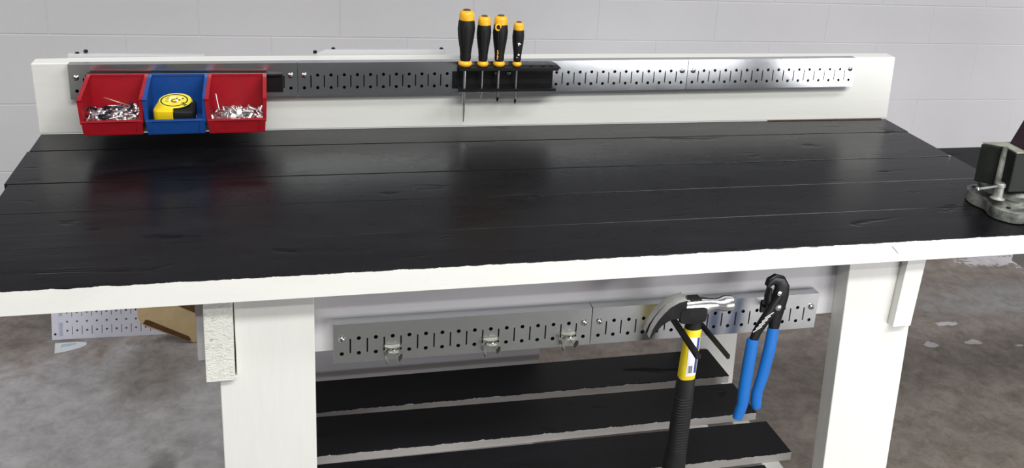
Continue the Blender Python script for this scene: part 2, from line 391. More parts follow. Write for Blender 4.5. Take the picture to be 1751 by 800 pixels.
b = BM(); prism(b, [(54.88, -1.43), (56.32, -1.43), (56.1, -7.17), (54.68, -7.17)], (0, -24.2, 0), (1, 0, 0), (0, 0, 1), (0, 2.14, 0), 0.04); obj('corner_block', b, M['white_v'], bench)
# aprons and rails
b = BM(); box(b, 9.36, 57.2, -22.05, -20.55, -6.98, -1.43, 0.05); obj('apron', b, M['shade_grey_board'], bench)
b = BM(); box(b, 9.36, 57.2, -3.0, -1.51, -6.95, -1.43, 0.05); obj('apron', b, M['white'], bench)
for x in (11.5, 53.5):
    b = BM(); box(b, x, x+1.5, -20.54, -3.01, -6.9, -1.43, 0.05); obj('top_rail', b, M['white'], bench)
for x in (13.0, 50.3):
    b = BM(); box(b, x, x+1.5, -22.05, -1.51, -26.2, -22.76, 0.05); obj('shelf_rail', b, M['white'], bench)
for (yl0, yr0, yl1, yr1, x1) in ((-6.08, -6.2, -1.55, -1.6, 52.43), (-11.8, -11.94, -6.65, -7.4, 52.4), (-17.4, -17.5, -12.75, -13.25, 52.8), (-21.9, -22.0, -18.3, -18.6, 50.0)):
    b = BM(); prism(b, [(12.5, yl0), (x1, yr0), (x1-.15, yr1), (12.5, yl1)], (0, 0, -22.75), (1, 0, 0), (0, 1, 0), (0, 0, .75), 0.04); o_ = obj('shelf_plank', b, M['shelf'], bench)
    # the paint line of the shelf material is measured from this board's own top
    o_.data.transform(Matrix.Translation((0, 0, -(BT-22)*S))); o_.location.z += (BT-22)*S
for o_ in bench.children:
    if o_.name.startswith('top_plank'):
        o_.data.transform(Matrix.Translation((0, 0, -BT*S))); o_.location.z += BT*S
b = BM(); box(b, 9.0, 36.35, 0.05, 0.6, FL, -13.5, 0.03)
tag(obj('panel_board', b, M['shade_grey_board'], at=(22, 0.3, FL)), 'plain greyish white board standing on the floor behind the lower black shelf', 'board')

# ------------------------------------------------------------------ low black table to the right of the bench
st = thing('side_table', 'black topped side table beyond the right end of the workbench', 'table', (90, -13, FL))
b = BM(); box(b, 68.6, 118, -22, -4.2, -3.0, -1.5, 0.06); obj('tabletop', b, M['side_black'], st)
for x in (94, 114):
    for y in (-20.5, -7):
        b = BM(); box(b, x, x+2, y, y+2, FL, -3.0, 0.05); obj('leg', b, M['white_v'], st)
b = BM(); box(b, 70, 116, -18.4, -16.9, -6.5, -3.0, 0.05); obj('rail', b, M['white'], st)

# ------------------------------------------------------------------ perforated steel strips
def ngon(x, z, r, n=10): return [(x+r*math.cos(2*math.pi*i/n), z+r*math.sin(2*math.pi*i/n)) for i in range(n)]
def rect(x, z, w, h): return [(x-w/2, z-h/2), (x+w/2, z-h/2), (x+w/2, z+h/2), (x-w/2, z+h/2)]
def strip(xh0, z_low, slope, yf, depth, label, group, top=0.98, bot=0.62, seam_l=0.475, seam_r=0.475, k_=1.0):
    """xh0 = x of first hole, z_low = z of the lower hole row there, k_ = hole pitch"""
    def f(u, w_): return xh0+u*k_, z_low+w_*k_+slope*u*k_
    u0, u1 = -seam_l, 15+seam_r; T, B_ = 1+top, -bot
    t = thing('pegboard_strip', label, 'pegboard strip', (xh0+7.5*k_, yf+depth, z_low), group)
    b = BM()
    for i in range(16):
        a, c_ = (i-.25 if i else u0), (i+.25 if i < 15 else u1)
        cell(b, a, c_, B_, .5, yf, .06, ('c', i, 0, .125), f); cell(b, a, c_, .5, T, yf, .06, ('c', i, 1, .125), f)
        if i < 15: cell(b, i+.25, i+.75, B_, T, yf, .06, ('r', i+.5, .5, .085, .96), f)
    def slab_(a, c_, lo, hi, ya, yb):
        q = [f(a, lo), f(c_, lo), f(c_, hi), f(a, hi)]
        rings(b, [[Vector((x, ya, z)) for x, z in q], [Vector((x, yb, z)) for x, z in q]])
    th = .06
    for (a, c_, lo, hi) in ((u0, u1, B_, B_+th), (u0, u1, T-th, T), (u0, u0+th, B_+th, T-th), (u1-th, u1, B_+th, T-th)): slab_(a, c_, lo, hi, yf+.001, yf+depth)
    obj('panel', b, M['galv'], t)
    b = BM(); slab_(u0+.08, u1-.08, B_+.08, T-.08, yf+depth-.02, yf+depth-.002); obj('hole_shade_sheet', b, M['rubber'], t)  # unseen black sheet added so the holes look deep in shade
    for i in (0, 15):
        x, z = f(i, 1); b = BM()
        lathe(b, [(.2, -.02), (.22, .03), (.19, .1), (.12, .15), (.03, .17)], (x, yf, z), (0, -1, 0), 14)
        s = obj('screw', b, M['zinc'], t, True)
        b = BM(); box(b, x-.11, x+.11, yf-.19, yf-.145, z-.025, z+.025); box(b, x-.025, x+.025, yf-.189, yf-.146, z-.11, z+.11)
        obj('cross_recess', b, M['ink'], s)
    return t
SL = 0.00755
up_labels = ['galvanised perforated steel strip behind the three plastic bins', 'galvanised perforated steel strip between the bins and the screwdrivers',
             'bright perforated steel strip on the backboard just right of the screwdrivers', 'bright perforated steel strip at the right end of the backboard']
for i in range(4):
    strip(16*i, 3.4798+SL*16*i, SL, -0.807, 0.80, up_labels[i], 'pegboard strips on the backboard')
strip(17.603, -6.760, -0.0038, -22.85, 0.79, 'perforated steel strip under the bench top holding three empty spring clips', 'pegboard strips under the bench top', k_=1.0107)
strip(17.603+16*1.0107, -6.760-.0038*16.17, -0.0038, -22.85, 0.79, 'perforated steel strip under the bench top carrying the hammer and pliers', 'pegboard strips under the bench top', k_=1.0107)

# ------------------------------------------------------------------ bin rail and bins
t = thing('bin_rail', 'black bin hanging rail on the left steel strip, showing right of the bins', 'rail', (7, -.9, 3.3))
b = BM(); box(b, 0.7, 14.42, -1.0, -0.815, 3.32, 4.74, 0.03); obj('rail_plate', b, M['black_metal'], t)
b = BM(); prism(b, [(-.99, 4.6), (-.99, 4.72), (-1.24, 4.80), (-1.24, 4.66)], (0.7, 0, 0), (0, 1, 0), (0, 0, 1), (13.6, 0, 0)); obj('lip', b, M['black_metal'], t)

BZ = 1.72      # bottom of the bins
def make_bin(xc, mat, label, cat='bin', yaw=1.6, dz=0.0):
    y0 = -1.27
    t = thing('storage_bin', label, cat, (xc, y0, BZ+dz), 'plastic bins hanging on the rail')
    Z = BZ+dz; wt, wb = 4.03/2, 3.80/2; th = 0.09
    def tx(x): return x*(wt)
    prof = [(0, 0), (0, 3.12), (-.5, 3.12), (-4.5, 2.72), (-4.92, 2.60), (-4.74, 0.95), (-4.45, 0.0)]
    a = math.radians(yaw)
    def P(x, y, z):
        sx = x*(wb+(wt-wb)*min(1, max(0, z)/2.2))      # narrower at the bottom
        return Vector((xc+sx*math.cos(a)-y*math.sin(a), y0+sx*math.sin(a)+y*math.cos(a), Z+z))
    def wall(b, pts_o, pts_i):
        n = len(pts_o); A = [b.verts.new(p) for p in pts_o]; Bv = [b.verts.new(p) for p in pts_i]
        b.faces.new(A); b.faces.new(Bv[::-1])
        for i in range(n): b.faces.new((A[i], Bv[i], Bv[(i+1) % n], A[(i+1) % n]))
    b = BM(); f = 1-th/wt
    for s in (-1, 1): wall(b, [P(s, y, z) for y, z in prof], [P(s*f, y, z) for y, z in prof])
    fl = [(0.0, 0.0), (-4.45, 0.0), (-4.48, th), (0.0, th)]
    wall(b, [P(-f, y, z) for y, z in fl], [P(f, y, z) for y, z in fl])
    bk = [(0.0, th), (0.0, 3.12), (-th, 3.12), (-th, th)]
    wall(b, [P(-f, y, z) for y, z in bk], [P(f, y, z) for y, z in bk])
    body = obj('bin_body', b, mat, t)
    b = BM(); lp = [(-4.48, th), (-4.74, 1.06), (-4.64, 1.06), (-4.38, th)]
    wall(b, [P(-f, y, z) for y, z in lp], [P(f, y, z) for y, z in lp])
    rb = [(-4.75, 1.0), (-4.82, 1.03), (-4.80, 1.14), (-4.62, 1.14), (-4.62, 1.06)]
    wall(b, [P(-1, y, z) for y, z in rb], [P(1, y, z) for y, z in rb])
    for s in (-1, 1):                                     # the corner ribs of the front lip
        rr = [(-4.46, 0.03), (-4.76, 1.05), (-4.80, 1.05), (-4.52, 0.03)]
        wall(b, [P(s*.99, y, z) for y, z in rr], [P(s*.80, y, z) for y, z in rr])
    rr = [(-4.44, 0.0), (-4.50, .14), (-4.55, .14), (-4.50, 0.0)]
    wall(b, [P(-.98, y, z) for y, z in rr], [P(.98, y, z) for y, z in rr])
    obj('front_lip', b, mat, t)
    b = BM()                                              # rolled rims along the sloping side edges
    for s in (-1, 1):
        e = [(-0.05, 3.12), (-.5, 3.12), (-4.5, 2.72), (-4.93, 2.60), (-4.75, 0.95)]
        for i in range(len(e)-1):
            (ya, za), (yb, zb) = e[i], e[i+1]; q = []
            for (yy, zz) in ((ya, za), (yb, zb)):
                q.append([P(s*1.03, yy, zz-.06), P(s*1.03, yy, zz+.05), P(s*.90, yy, zz+.05), P(s*.90, yy, zz-.06)])
            rings(b, q)
    q = [[P(x, .0, 3.02), P(x, .0, 3.18), P(x, -.14, 3.18), P(x, -.14, 3.02)] for x in (-1.03, 1.03)]; rings(b, q)
    obj('rim', b, mat, t)
    return t, P
bin1, P1 = make_bin(2.93, M['red'], 'red plastic bin at the left end holding dark clips and screws')
bin2, P2 = make_bin(7.05, M['blue'], 'blue plastic bin holding a yellow tape measure, between the two red bins')
bin3, P3 = make_bin(11.17, M['red'], 'red plastic bin full of silver rivets, right of the blue bin', yaw=0.9)

# ------------------------------------------------------------------ loose fasteners
PILES = {}   # filled with baked resting poses: (kind, x, y, z, qw, qx, qy, qz) in inches
#PILES_BEGIN
PILES = {
'L': [('clip', 1.81, -5.174, 1.932, 0.673, -0.547, 0.314, -0.386), ('rivet', 3.483, -5.481, 1.999, 0.255, 0.746, -0.168, -0.592), ('screw', 4.395, -4.899, 1.966, 0.125, -0.732, 0.139, 0.656), ('rivet', 2.068, -3.714, 1.999, 0.527, -0.458, 0.612, -0.371),
('screw', 3.043, -4.091, 1.966, 0.289, -0.732, 0.134, -0.602), ('rivet', 4.42, -4.19, 2.001, 0.547, 0.026, -0.765, -0.34), ('clip', 1.998, -3.163, 1.932, 0.223, -0.181, -0.604, 0.744), ('clip', 3.201, -2.73, 1.932, 0.741, -0.602, 0.189, -0.232),
('screw', 4.519, -3.151, 1.966, 0.539, -0.439, -0.602, -0.393), ('screw', 2.269, -4.983, 1.972, 0.65, -0.664, -0.34, -0.14), ('rivet', 3.275, -4.956, 1.999, 0.215, 0.733, -0.218, -0.608), ('screw', 3.988, -5.176, 1.966, 0.503, 0.726, -0.166, 0.439),
('screw', 2.467, -3.118, 1.966, 0.667, 0.461, 0.585, -0.026), ('screw', 3.256, -4.616, 1.966, 0.388, -0.599, 0.442, -0.543), ('screw', 4.152, -4.395, 1.966, 0.666, 0.398, 0.63, 0.043), ('clip', 2.449, -2.074, 1.932, 0.732, -0.595, 0.209, -0.257),
('rivet', 3.272, -3.242, 1.999, 0.573, 0.115, -0.756, -0.296), ('screw', 4.65, -2.793, 2.103, 0.174, -0.249, 0.836, 0.457), ('clip', 1.888, -4.973, 2.244, 0.643, 0.527, 0.407, 0.378), ('clip', 2.807, -5.184, 1.932, 0.461, -0.375, -0.507, 0.624),
('screw', 4.427, -5.256, 2.033, 0.199, 0.376, -0.564, -0.708), ('screw', 2.35, -4.429, 1.966, 0.09, 0.656, -0.352, -0.661), ('rivet', 3.438, -3.736, 1.999, 0.312, 0.558, -0.522, -0.564), ('screw', 4.341, -4.664, 2.152, 0.345, 0.597, -0.487, -0.537),
('screw', 1.692, -1.551, 1.973, 0.447, 0.509, -0.546, -0.492), ('screw', 2.957, -1.832, 1.966, 0.069, 0.156, -0.728, 0.664), ('screw', 4.159, -2.857, 1.966, 0.653, -0.74, 0.081, 0.136), ('screw', 1.365, -5.086, 2.048, 0.402, -0.678, 0.487, 0.376),
('screw', 3.355, -5.605, 2.282, 0.297, -0.688, -0.478, 0.459), ('screw', 4.033, -5.307, 2.231, 0.471, 0.07, 0.806, -0.351), ('rivet', 2.36, -4.142, 2.157, 0.14, -0.129, 0.919, 0.344), ('screw', 2.779, -3.822, 2.158, 0.285, -0.623, 0.655, 0.319),
('rivet', 4.075, -3.721, 2.037, 0.306, 0.649, 0.323, -0.617), ('screw', 1.461, -2.169, 1.97, 0.488, -0.744, 0.057, 0.453), ('screw', 3.855, -3.125, 1.966, 0.665, -0.724, 0.175, 0.055), ('rivet', 3.288, -1.835, 2.004, 0.1, -0.03, -0.766, -0.635),
('screw', 1.683, -4.45, 2.255, 0.225, -0.777, 0.558, -0.185), ('screw', 3.132, -5.316, 2.245, 0.258, 0.749, -0.165, -0.587), ('screw', 4.349, -5.012, 2.282, 0.631, 0.25, 0.72, -0.142), ('screw', 1.657, -4.132, 1.966, 0.552, -0.458, 0.587, -0.375),
('rivet', 3.105, -3.466, 2.234, 0.16, -0.887, -0.104, 0.42), ('screw', 3.948, -3.644, 2.382, 0.512, -0.305, 0.618, -0.512), ('clip', 1.582, -2.01, 2.14, 0.559, -0.785, 0.093, 0.25), ('rivet', 3.637, -2.546, 2.159, 0.619, 0.639, 0.436, -0.137),
('rivet', 4.471, -3.409, 2.351, 0.39, -0.086, -0.783, -0.476), ('screw', 1.733, -5.611, 2.137, 0.532, 0.463, -0.629, -0.328), ('screw', 2.908, -4.966, 2.247, 0.34, 0.222, 0.732, 0.547), ('screw', 4.423, -5.545, 2.362, 0.531, 0.608, -0.381, -0.45),
('clip', 2.418, -3.264, 2.209, 0.547, -0.304, -0.511, 0.589), ('screw', 2.722, -3.349, 2.282, 0.095, 0.019, -0.633, 0.768), ('screw', 4.11, -4.384, 2.299, 0.359, 0.383, 0.556, 0.644), ('screw', 1.621, -3.343, 2.206, 0.54, 0.595, 0.366, 0.47),
('clip', 2.886, -1.718, 2.263, 0.832, -0.515, -0.111, 0.174), ('clip', 4.49, -1.486, 2.262, 0.366, 0.348, 0.648, -0.57), ('screw', 2.313, -5.652, 2.356, 0.64, -0.143, -0.381, 0.651), ('screw', 2.988, -4.428, 2.263, 0.549, 0.27, 0.774, 0.16),
('screw', 4.444, -5.236, 2.501, 0.52, 0.692, -0.372, -0.335), ('screw', 1.996, -4.145, 2.283, 0.155, -0.866, -0.373, -0.294), ('clip', 3.495, -4.086, 2.215, 0.561, -0.1, 0.684, -0.457), ('rivet', 4.509, -4.471, 2.476, 0.551, -0.127, 0.796, 0.218),
('screw', 1.901, -2.666, 2.226, 0.17, 0.457, -0.685, 0.542), ('screw', 2.461, -2.54, 1.972, 0.437, -0.717, 0.206, 0.502), ('rivet', 3.743, -1.76, 1.999, 0.644, 0.721, -0.254, -0.016), ('screw', 2.152, -5.547, 2.721, 0.219, -0.947, -0.043, -0.231),
('screw', 3.317, -4.851, 2.364, 0.735, 0.429, -0.518, 0.085), ('screw', 4.346, -5.664, 2.626, 0.628, -0.06, -0.768, 0.111), ('clip', 1.518, -3.737, 2.097, 0.383, -0.426, -0.35, 0.741), ('screw', 3.158, -4.019, 2.396, 0.554, 0.756, 0.336, 0.093),
('screw', 4.25, -3.934, 2.22, 0.456, -0.064, 0.86, 0.218), ('screw', 1.301, -2.643, 1.971, 0.213, -0.332, 0.668, 0.631), ('screw', 3.096, -1.969, 2.33, 0.24, 0.834, 0.293, -0.4), ('screw', 4.353, -2.385, 2.053, 0.529, -0.832, -0.135, -0.102),
('screw', 1.545, -4.687, 2.122, 0.462, -0.872, -0.144, -0.079), ('screw', 3.098, -4.71, 2.502, 0.3, 0.593, 0.382, -0.642), ('screw', 3.479, -5.44, 2.65, 0.564, -0.767, 0.3, -0.064), ('screw', 1.9, -3.862, 2.4, 0.639, 0.102, -0.643, 0.409),
('screw', 2.532, -4.118, 2.57, 0.316, 0.434, -0.363, 0.762), ('screw', 4.148, -3.205, 2.519, 0.079, -0.333, -0.114, -0.933), ('screw', 1.618, -3.506, 2.448, 0.58, 0.326, 0.63, 0.401), ('screw', 3.129, -2.798, 2.167, 0.656, 0.376, 0.651, -0.071),
('screw', 2.162, -2.459, 2.167, 0.272, -0.168, 0.478, -0.818), ('screw', 2.33, -5.029, 2.28, 0.146, 0.413, 0.464, -0.77), ('screw', 2.553, -4.941, 2.589, 0.003, 0.246, 0.743, -0.623), ('screw', 3.785, -5.393, 2.748, 0.639, -0.727, 0.141, 0.208),
('screw', 1.482, -3.512, 2.765, 0.492, 0.567, -0.529, 0.396), ('screw', 3.424, -4.207, 2.609, 0.301, -0.651, 0.016, 0.697), ('screw', 3.782, -3.003, 2.326, 0.529, -0.676, 0.485, -0.17), ('screw', 1.687, -2.911, 2.208, 0.411, -0.585, -0.682, -0.153),
('screw', 2.492, -2.448, 2.251, 0.039, 0.307, -0.568, 0.763), ('screw', 4.626, -2.199, 2.099, 0.192, 0.047, 0.594, -0.78), ('screw', 1.886, -5.129, 2.551, 0.018, 0.655, 0.176, 0.734), ('screw', 2.77, -5.365, 2.556, 0.474, -0.271, 0.484, 0.684),
('screw', 4.019, -5.23, 2.579, 0.504, 0.803, 0.123, -0.295), ('screw', 1.328, -4.316, 2.297, 0.216, 0.552, 0.731, -0.34), ('screw', 4.05, -3.768, 2.752, 0.204, 0.175, -0.552, 0.789), ('screw', 3.742, -4.81, 2.534, 0.638, 0.391, -0.659, 0.079),
('screw', 1.297, -2.487, 2.232, 0.018, -0.111, 0.809, 0.577), ('screw', 3.478, -2.09, 2.4, 0.318, 0.38, 0.813, 0.306), ('clip', 4.07, -2.123, 1.932, 0.674, -0.547, -0.313, 0.386), ('clip', 2.008, -4.759, 2.536, 0.186, 0.055, -0.823, -0.534),
('clip', 3.037, -5.291, 2.695, 0.433, 0.729, 0.489, 0.205), ('clip', 4.518, -4.841, 2.746, 0.374, -0.199, -0.343, -0.839), ('clip', 2.835, -3.654, 2.726, 0.281, 0.309, -0.886, -0.2), ('clip', 3.393, -3.608, 2.857, 0.153, 0.969, 0.174, -0.09),
('clip', 4.525, -2.316, 2.68, 0.534, 0.063, 0.196, 0.82), ('clip', 1.773, -1.869, 2.317, 0.61, -0.685, 0.318, -0.238), ('clip', 3.044, -2.412, 2.35, 0.894, 0.272, 0.009, -0.357), ('clip', 3.857, -1.494, 2.385, 0.003, -0.019, 0.605, -0.796),
('rivet', 1.926, -4.546, 2.807, 0.617, -0.414, -0.586, 0.323), ('rivet', 3.213, -5.386, 2.934, 0.527, -0.666, 0.519, -0.096), ('rivet', 4.54, -5.217, 2.894, 0.139, 0.768, 0.458, -0.426), ('rivet', 1.562, -4.18, 2.8, 0.185, 0.45, 0.706, 0.515),
('rivet', 3.122, -4.363, 2.817, 0.22, -0.601, 0.064, -0.765), ('rivet', 3.755, -4.111, 2.846, 0.274, -0.461, 0.842, 0.063), ('rivet', 2.3, -1.567, 2.192, 0.145, -0.716, 0.682, -0.024), ('rivet', 3.589, -2.778, 2.514, 0.472, -0.236, -0.677, 0.514),
('rivet', 4.149, -2.14, 2.214, 0.349, 0.144, -0.773, 0.51), ('rivet', 1.384, -5.567, 2.541, 0.157, 0.986, -0.003, -0.06), ('screw', 3.564, -4.781, 2.817, 0.482, -0.572, -0.56, 0.357), ('screw', 4.303, -5.661, 2.925, 0.154, -0.821, 0.27, 0.48),
('screw', 2.0, -3.457, 2.692, 0.634, -0.647, -0.341, 0.251), ('screw', 3.852, -4.47, 2.871, 0.512, 0.55, -0.555, -0.358), ('screw', 4.722, -4.137, 3.009, 0.199, -0.231, -0.624, -0.72), ('screw', 1.577, -2.449, 2.585, 0.763, 0.164, 0.617, -0.102),
('screw', 3.262, -3.187, 2.578, 0.899, 0.269, 0.333, 0.089), ('screw', 4.121, -2.596, 2.459, 0.687, -0.698, -0.203, -0.003), ('screw', 1.377, -4.921, 2.646, 0.084, 0.53, 0.774, -0.335), ('screw', 3.362, -5.861, 3.04, 0.036, -0.756, -0.13, 0.64),
('screw', 3.564, -5.197, 3.049, 0.567, -0.508, -0.495, -0.42), ('screw', 2.743, -3.124, 2.61, 0.257, -0.459, 0.41, -0.745), ('screw', 2.347, -3.334, 2.634, 0.112, -0.86, -0.09, 0.489), ('screw', 4.288, -3.902, 2.628, 0.135, -0.248, -0.685, -0.671),
('clip', 2.142, -2.18, 2.514, 0.069, 0.054, 0.595, 0.799), ('clip', 3.073, -2.833, 2.765, 0.864, 0.471, 0.123, 0.128), ('clip', 4.442, -2.587, 2.52, 0.338, 0.519, 0.739, 0.264), ('clip', 2.316, -5.179, 2.934, 0.737, 0.533, -0.398, -0.12),
('clip', 2.395, -4.104, 2.792, 0.052, 0.317, 0.658, -0.681), ('clip', 2.628, -5.5, 2.898, 0.557, 0.651, -0.499, -0.13), ('clip', 1.557, -3.864, 2.907, 0.311, -0.138, -0.406, -0.848), ('clip', 3.714, -2.708, 2.837, 0.61, -0.357, 0.459, -0.539),
('screw', 4.486, -3.336, 2.711, 0.363, -0.817, 0.4, -0.201), ('screw', 2.451, -2.551, 2.537, 0.589, -0.349, -0.728, 0.017), ('screw', 3.537, -2.355, 2.618, 0.078, -0.535, -0.365, 0.758), ('screw', 4.696, -3.507, 2.854, 0.75, -0.575, -0.157, -0.286),
('screw', 1.802, -5.446, 2.754, 0.462, -0.3, 0.522, 0.652), ('screw', 3.294, -4.734, 3.03, 0.757, -0.554, 0.332, 0.099), ('screw', 4.18, -5.329, 3.043, 0.146, 0.658, -0.186, 0.715), ('screw', 1.972, -3.907, 2.93, 0.277, -0.188, 0.662, 0.671),
('screw', 3.36, -3.958, 2.836, 0.419, 0.243, 0.829, 0.279), ('screw', 4.582, -4.037, 2.578, 0.326, 0.136, 0.066, -0.933), ('screw', 1.847, -2.804, 2.524, 0.689, -0.017, -0.713, 0.128), ('screw', 2.614, -1.787, 2.633, 0.566, -0.336, -0.593, 0.463),
('screw', 4.127, -2.166, 2.651, 0.478, 0.246, 0.646, -0.542), ('screw', 2.672, -4.979, 2.919, 0.628, 0.102, 0.723, -0.271)],
'R': [('rivet', 10.21, -5.508, 2.212, 0.155, 0.279, -0.286, 0.904), ('rivet_pin', 11.186, -5.326, 1.984, 0.108, -0.747, -0.125, -0.644), ('rivet_pin', 12.355, -5.086, 1.984, 0.467, 0.679, -0.336, -0.457), ('rivet', 10.272, -3.779, 1.999, 0.639, -0.364, -0.673, 0.085),
('rivet', 11.216, -4.046, 1.999, 0.091, -0.757, -0.107, -0.638), ('rivet', 12.446, -3.808, 1.999, 0.276, 0.691, -0.328, 0.582), ('rivet_pin', 10.018, -2.936, 1.984, 0.086, -0.138, 0.745, 0.647), ('rivet_pin', 11.241, -3.045, 1.984, 0.024, -0.208, 0.728, 0.653),
('rivet_pin', 12.165, -2.596, 1.99, 0.651, 0.142, 0.746, -0.02), ('rivet', 9.674, -5.285, 1.999, 0.117, -0.101, 0.758, 0.634), ('rivet', 11.516, -4.89, 2.104, 0.643, 0.655, -0.021, 0.396), ('rivet', 11.851, -4.777, 2.059, 0.597, 0.533, 0.473, -0.368),
('rivet', 10.204, -4.015, 2.296, 0.117, 0.428, -0.772, 0.455), ('rivet', 11.959, -3.49, 1.999, 0.187, -0.732, -0.222, -0.617), ('rivet_pin', 12.645, -4.294, 2.156, 0.179, -0.112, -0.828, 0.52), ('rivet_pin', 9.905, -1.561, 1.984, 0.148, 0.697, 0.296, 0.636),
('rivet', 11.218, -1.724, 1.999, 0.545, -0.05, -0.763, 0.344), ('rivet', 12.475, -3.055, 1.999, 0.641, 0.082, 0.76, -0.069), ('rivet_pin', 9.954, -4.48, 1.984, 0.589, -0.549, 0.522, -0.282), ('rivet', 11.711, -4.747, 2.406, 0.43, 0.351, 0.728, -0.403),
('rivet', 11.872, -5.567, 2.278, 0.145, 0.037, -0.215, 0.965), ('rivet', 9.574, -4.004, 2.007, 0.626, -0.706, -0.3, -0.14), ('rivet', 11.567, -4.273, 2.006, 0.589, -0.023, -0.767, 0.254), ('rivet', 12.216, -4.612, 2.109, 0.088, -0.179, -0.87, -0.45),
('rivet', 10.512, -3.254, 1.999, 0.248, -0.398, -0.653, -0.595), ('rivet', 10.805, -2.557, 1.999, 0.193, -0.456, -0.614, -0.615), ('rivet', 12.849, -3.369, 2.141, 0.634, -0.525, -0.279, -0.495), ('rivet', 10.188, -4.806, 2.036, 0.448, -0.74, 0.319, -0.387),
('rivet', 11.215, -5.066, 2.231, 0.046, 0.478, -0.729, -0.487), ('rivet_pin', 12.531, -5.218, 2.34, 0.51, -0.615, -0.107, -0.592), ('rivet', 9.845, -3.85, 2.175, 0.297, 0.059, 0.755, -0.582), ('rivet', 10.683, -4.254, 2.118, 0.719, -0.572, 0.283, 0.273),
('rivet', 12.151, -4.165, 2.16, 0.32, -0.872, 0.369, 0.033), ('rivet', 9.61, -2.693, 2.008, 0.362, -0.439, -0.63, -0.528), ('rivet', 10.805, -1.625, 2.133, 0.097, 0.904, -0.159, -0.384), ('rivet', 12.841, -2.947, 2.478, 0.475, -0.806, 0.341, 0.093),
('rivet', 9.735, -4.798, 2.434, 0.405, -0.405, -0.317, -0.756), ('rivet', 10.8, -5.026, 2.177, 0.861, 0.345, 0.354, -0.119), ('rivet_pin', 12.91, -5.285, 2.468, 0.454, -0.831, 0.305, 0.102), ('rivet', 9.78, -3.179, 2.315, 0.473, 0.243, 0.55, 0.645),
('rivet', 11.051, -3.716, 2.118, 0.583, -0.307, 0.536, -0.528), ('rivet_pin', 12.045, -3.87, 2.347, 0.611, -0.022, -0.787, 0.084), ('rivet', 10.331, -1.797, 2.1, 0.431, 0.84, 0.25, -0.217), ('rivet_pin', 11.608, -2.878, 2.132, 0.141, -0.645, 0.024, 0.75),
('rivet', 12.407, -1.758, 2.001, 0.118, -0.341, -0.685, 0.633), ('rivet', 10.472, -5.272, 2.295, 0.604, 0.729, 0.02, 0.321), ('rivet', 10.685, -4.964, 2.509, 0.025, 0.038, -0.662, 0.748), ('rivet', 12.687, -4.631, 2.342, 0.202, 0.621, 0.715, 0.25),
('rivet', 10.027, -4.379, 2.334, 0.114, -0.548, 0.662, -0.499), ('rivet_pin', 11.099, -3.972, 2.392, 0.197, 0.562, -0.491, -0.636), ('rivet', 11.988, -4.034, 2.642, 0.731, 0.187, 0.632, 0.176), ('rivet', 10.559, -2.183, 1.999, 0.632, 0.667, -0.374, -0.126),
('rivet_pin', 11.264, -3.358, 2.433, 0.295, -0.882, -0.018, 0.367), ('rivet', 11.817, -1.73, 2.002, 0.175, 0.028, -0.765, -0.619), ('rivet', 9.573, -5.336, 2.603, 0.467, -0.196, 0.122, 0.854), ('rivet', 11.113, -5.588, 2.31, 0.158, 0.837, 0.347, 0.392),
('rivet', 12.086, -5.08, 2.418, 0.128, 0.402, -0.872, 0.249), ('rivet', 10.664, -4.235, 2.516, 0.395, -0.804, -0.377, 0.236), ('rivet', 11.188, -4.56, 2.404, 0.04, 0.326, -0.363, 0.872), ('rivet', 11.677, -5.037, 2.639, 0.137, -0.228, 0.526, 0.807),
('rivet', 10.311, -2.793, 2.122, 0.333, -0.806, 0.407, 0.271), ('rivet', 11.303, -2.085, 1.999, 0.546, 0.49, -0.587, -0.343), ('rivet', 12.609, -2.04, 2.095, 0.397, 0.841, -0.239, -0.279), ('rivet', 10.153, -4.768, 2.546, 0.302, 0.666, 0.435, -0.525),
('rivet', 11.074, -4.924, 2.748, 0.069, -0.797, 0.343, -0.493), ('rivet', 12.462, -5.662, 2.807, 0.546, 0.195, -0.071, 0.812), ('rivet', 9.955, -3.421, 2.522, 0.465, -0.478, -0.422, 0.614), ('rivet', 10.584, -3.606, 2.545, 0.388, -0.881, -0.06, 0.264),
('rivet', 12.759, -4.318, 2.563, 0.311, -0.128, 0.915, -0.224), ('rivet', 9.763, -1.988, 1.999, 0.329, -0.574, -0.505, 0.554), ('rivet', 11.311, -2.375, 2.227, 0.479, 0.111, -0.869, -0.054), ('rivet', 12.554, -2.813, 2.267, 0.341, 0.537, 0.742, 0.21),
('rivet_pin', 9.956, -5.338, 2.637, 0.203, -0.197, 0.581, 0.763), ('rivet', 11.569, -5.652, 2.638, 0.877, 0.071, 0.419, -0.223), ('rivet', 12.63, -5.073, 2.693, 0.595, 0.351, -0.718, -0.083), ('rivet', 10.305, -4.085, 2.701, 0.298, 0.738, -0.582, 0.165),
('rivet', 10.979, -3.439, 2.72, 0.561, 0.453, 0.665, -0.196), ('rivet', 12.167, -3.423, 2.397, 0.204, 0.276, 0.898, 0.276), ('rivet', 9.834, -2.301, 2.203, 0.519, -0.234, 0.81, -0.141), ('rivet_pin', 11.441, -3.095, 2.339, 0.557, -0.638, -0.322, 0.423),
('rivet', 12.318, -2.344, 2.198, 0.196, 0.679, -0.319, 0.631), ('rivet', 10.452, -4.983, 2.785, 0.156, 0.494, 0.728, -0.45), ('rivet', 11.267, -4.491, 2.779, 0.407, -0.899, -0.013, 0.161), ('rivet', 12.142, -5.353, 2.79, 0.383, 0.694, -0.608, -0.041),
('rivet_pin', 10.003, -4.26, 2.884, 0.221, -0.838, -0.03, 0.499), ('rivet', 10.821, -3.36, 2.389, 0.391, 0.008, 0.671, -0.63), ('rivet', 12.829, -3.463, 2.695, 0.86, -0.245, 0.283, 0.346), ('rivet', 10.364, -2.323, 2.3, 0.438, 0.29, 0.771, -0.359),
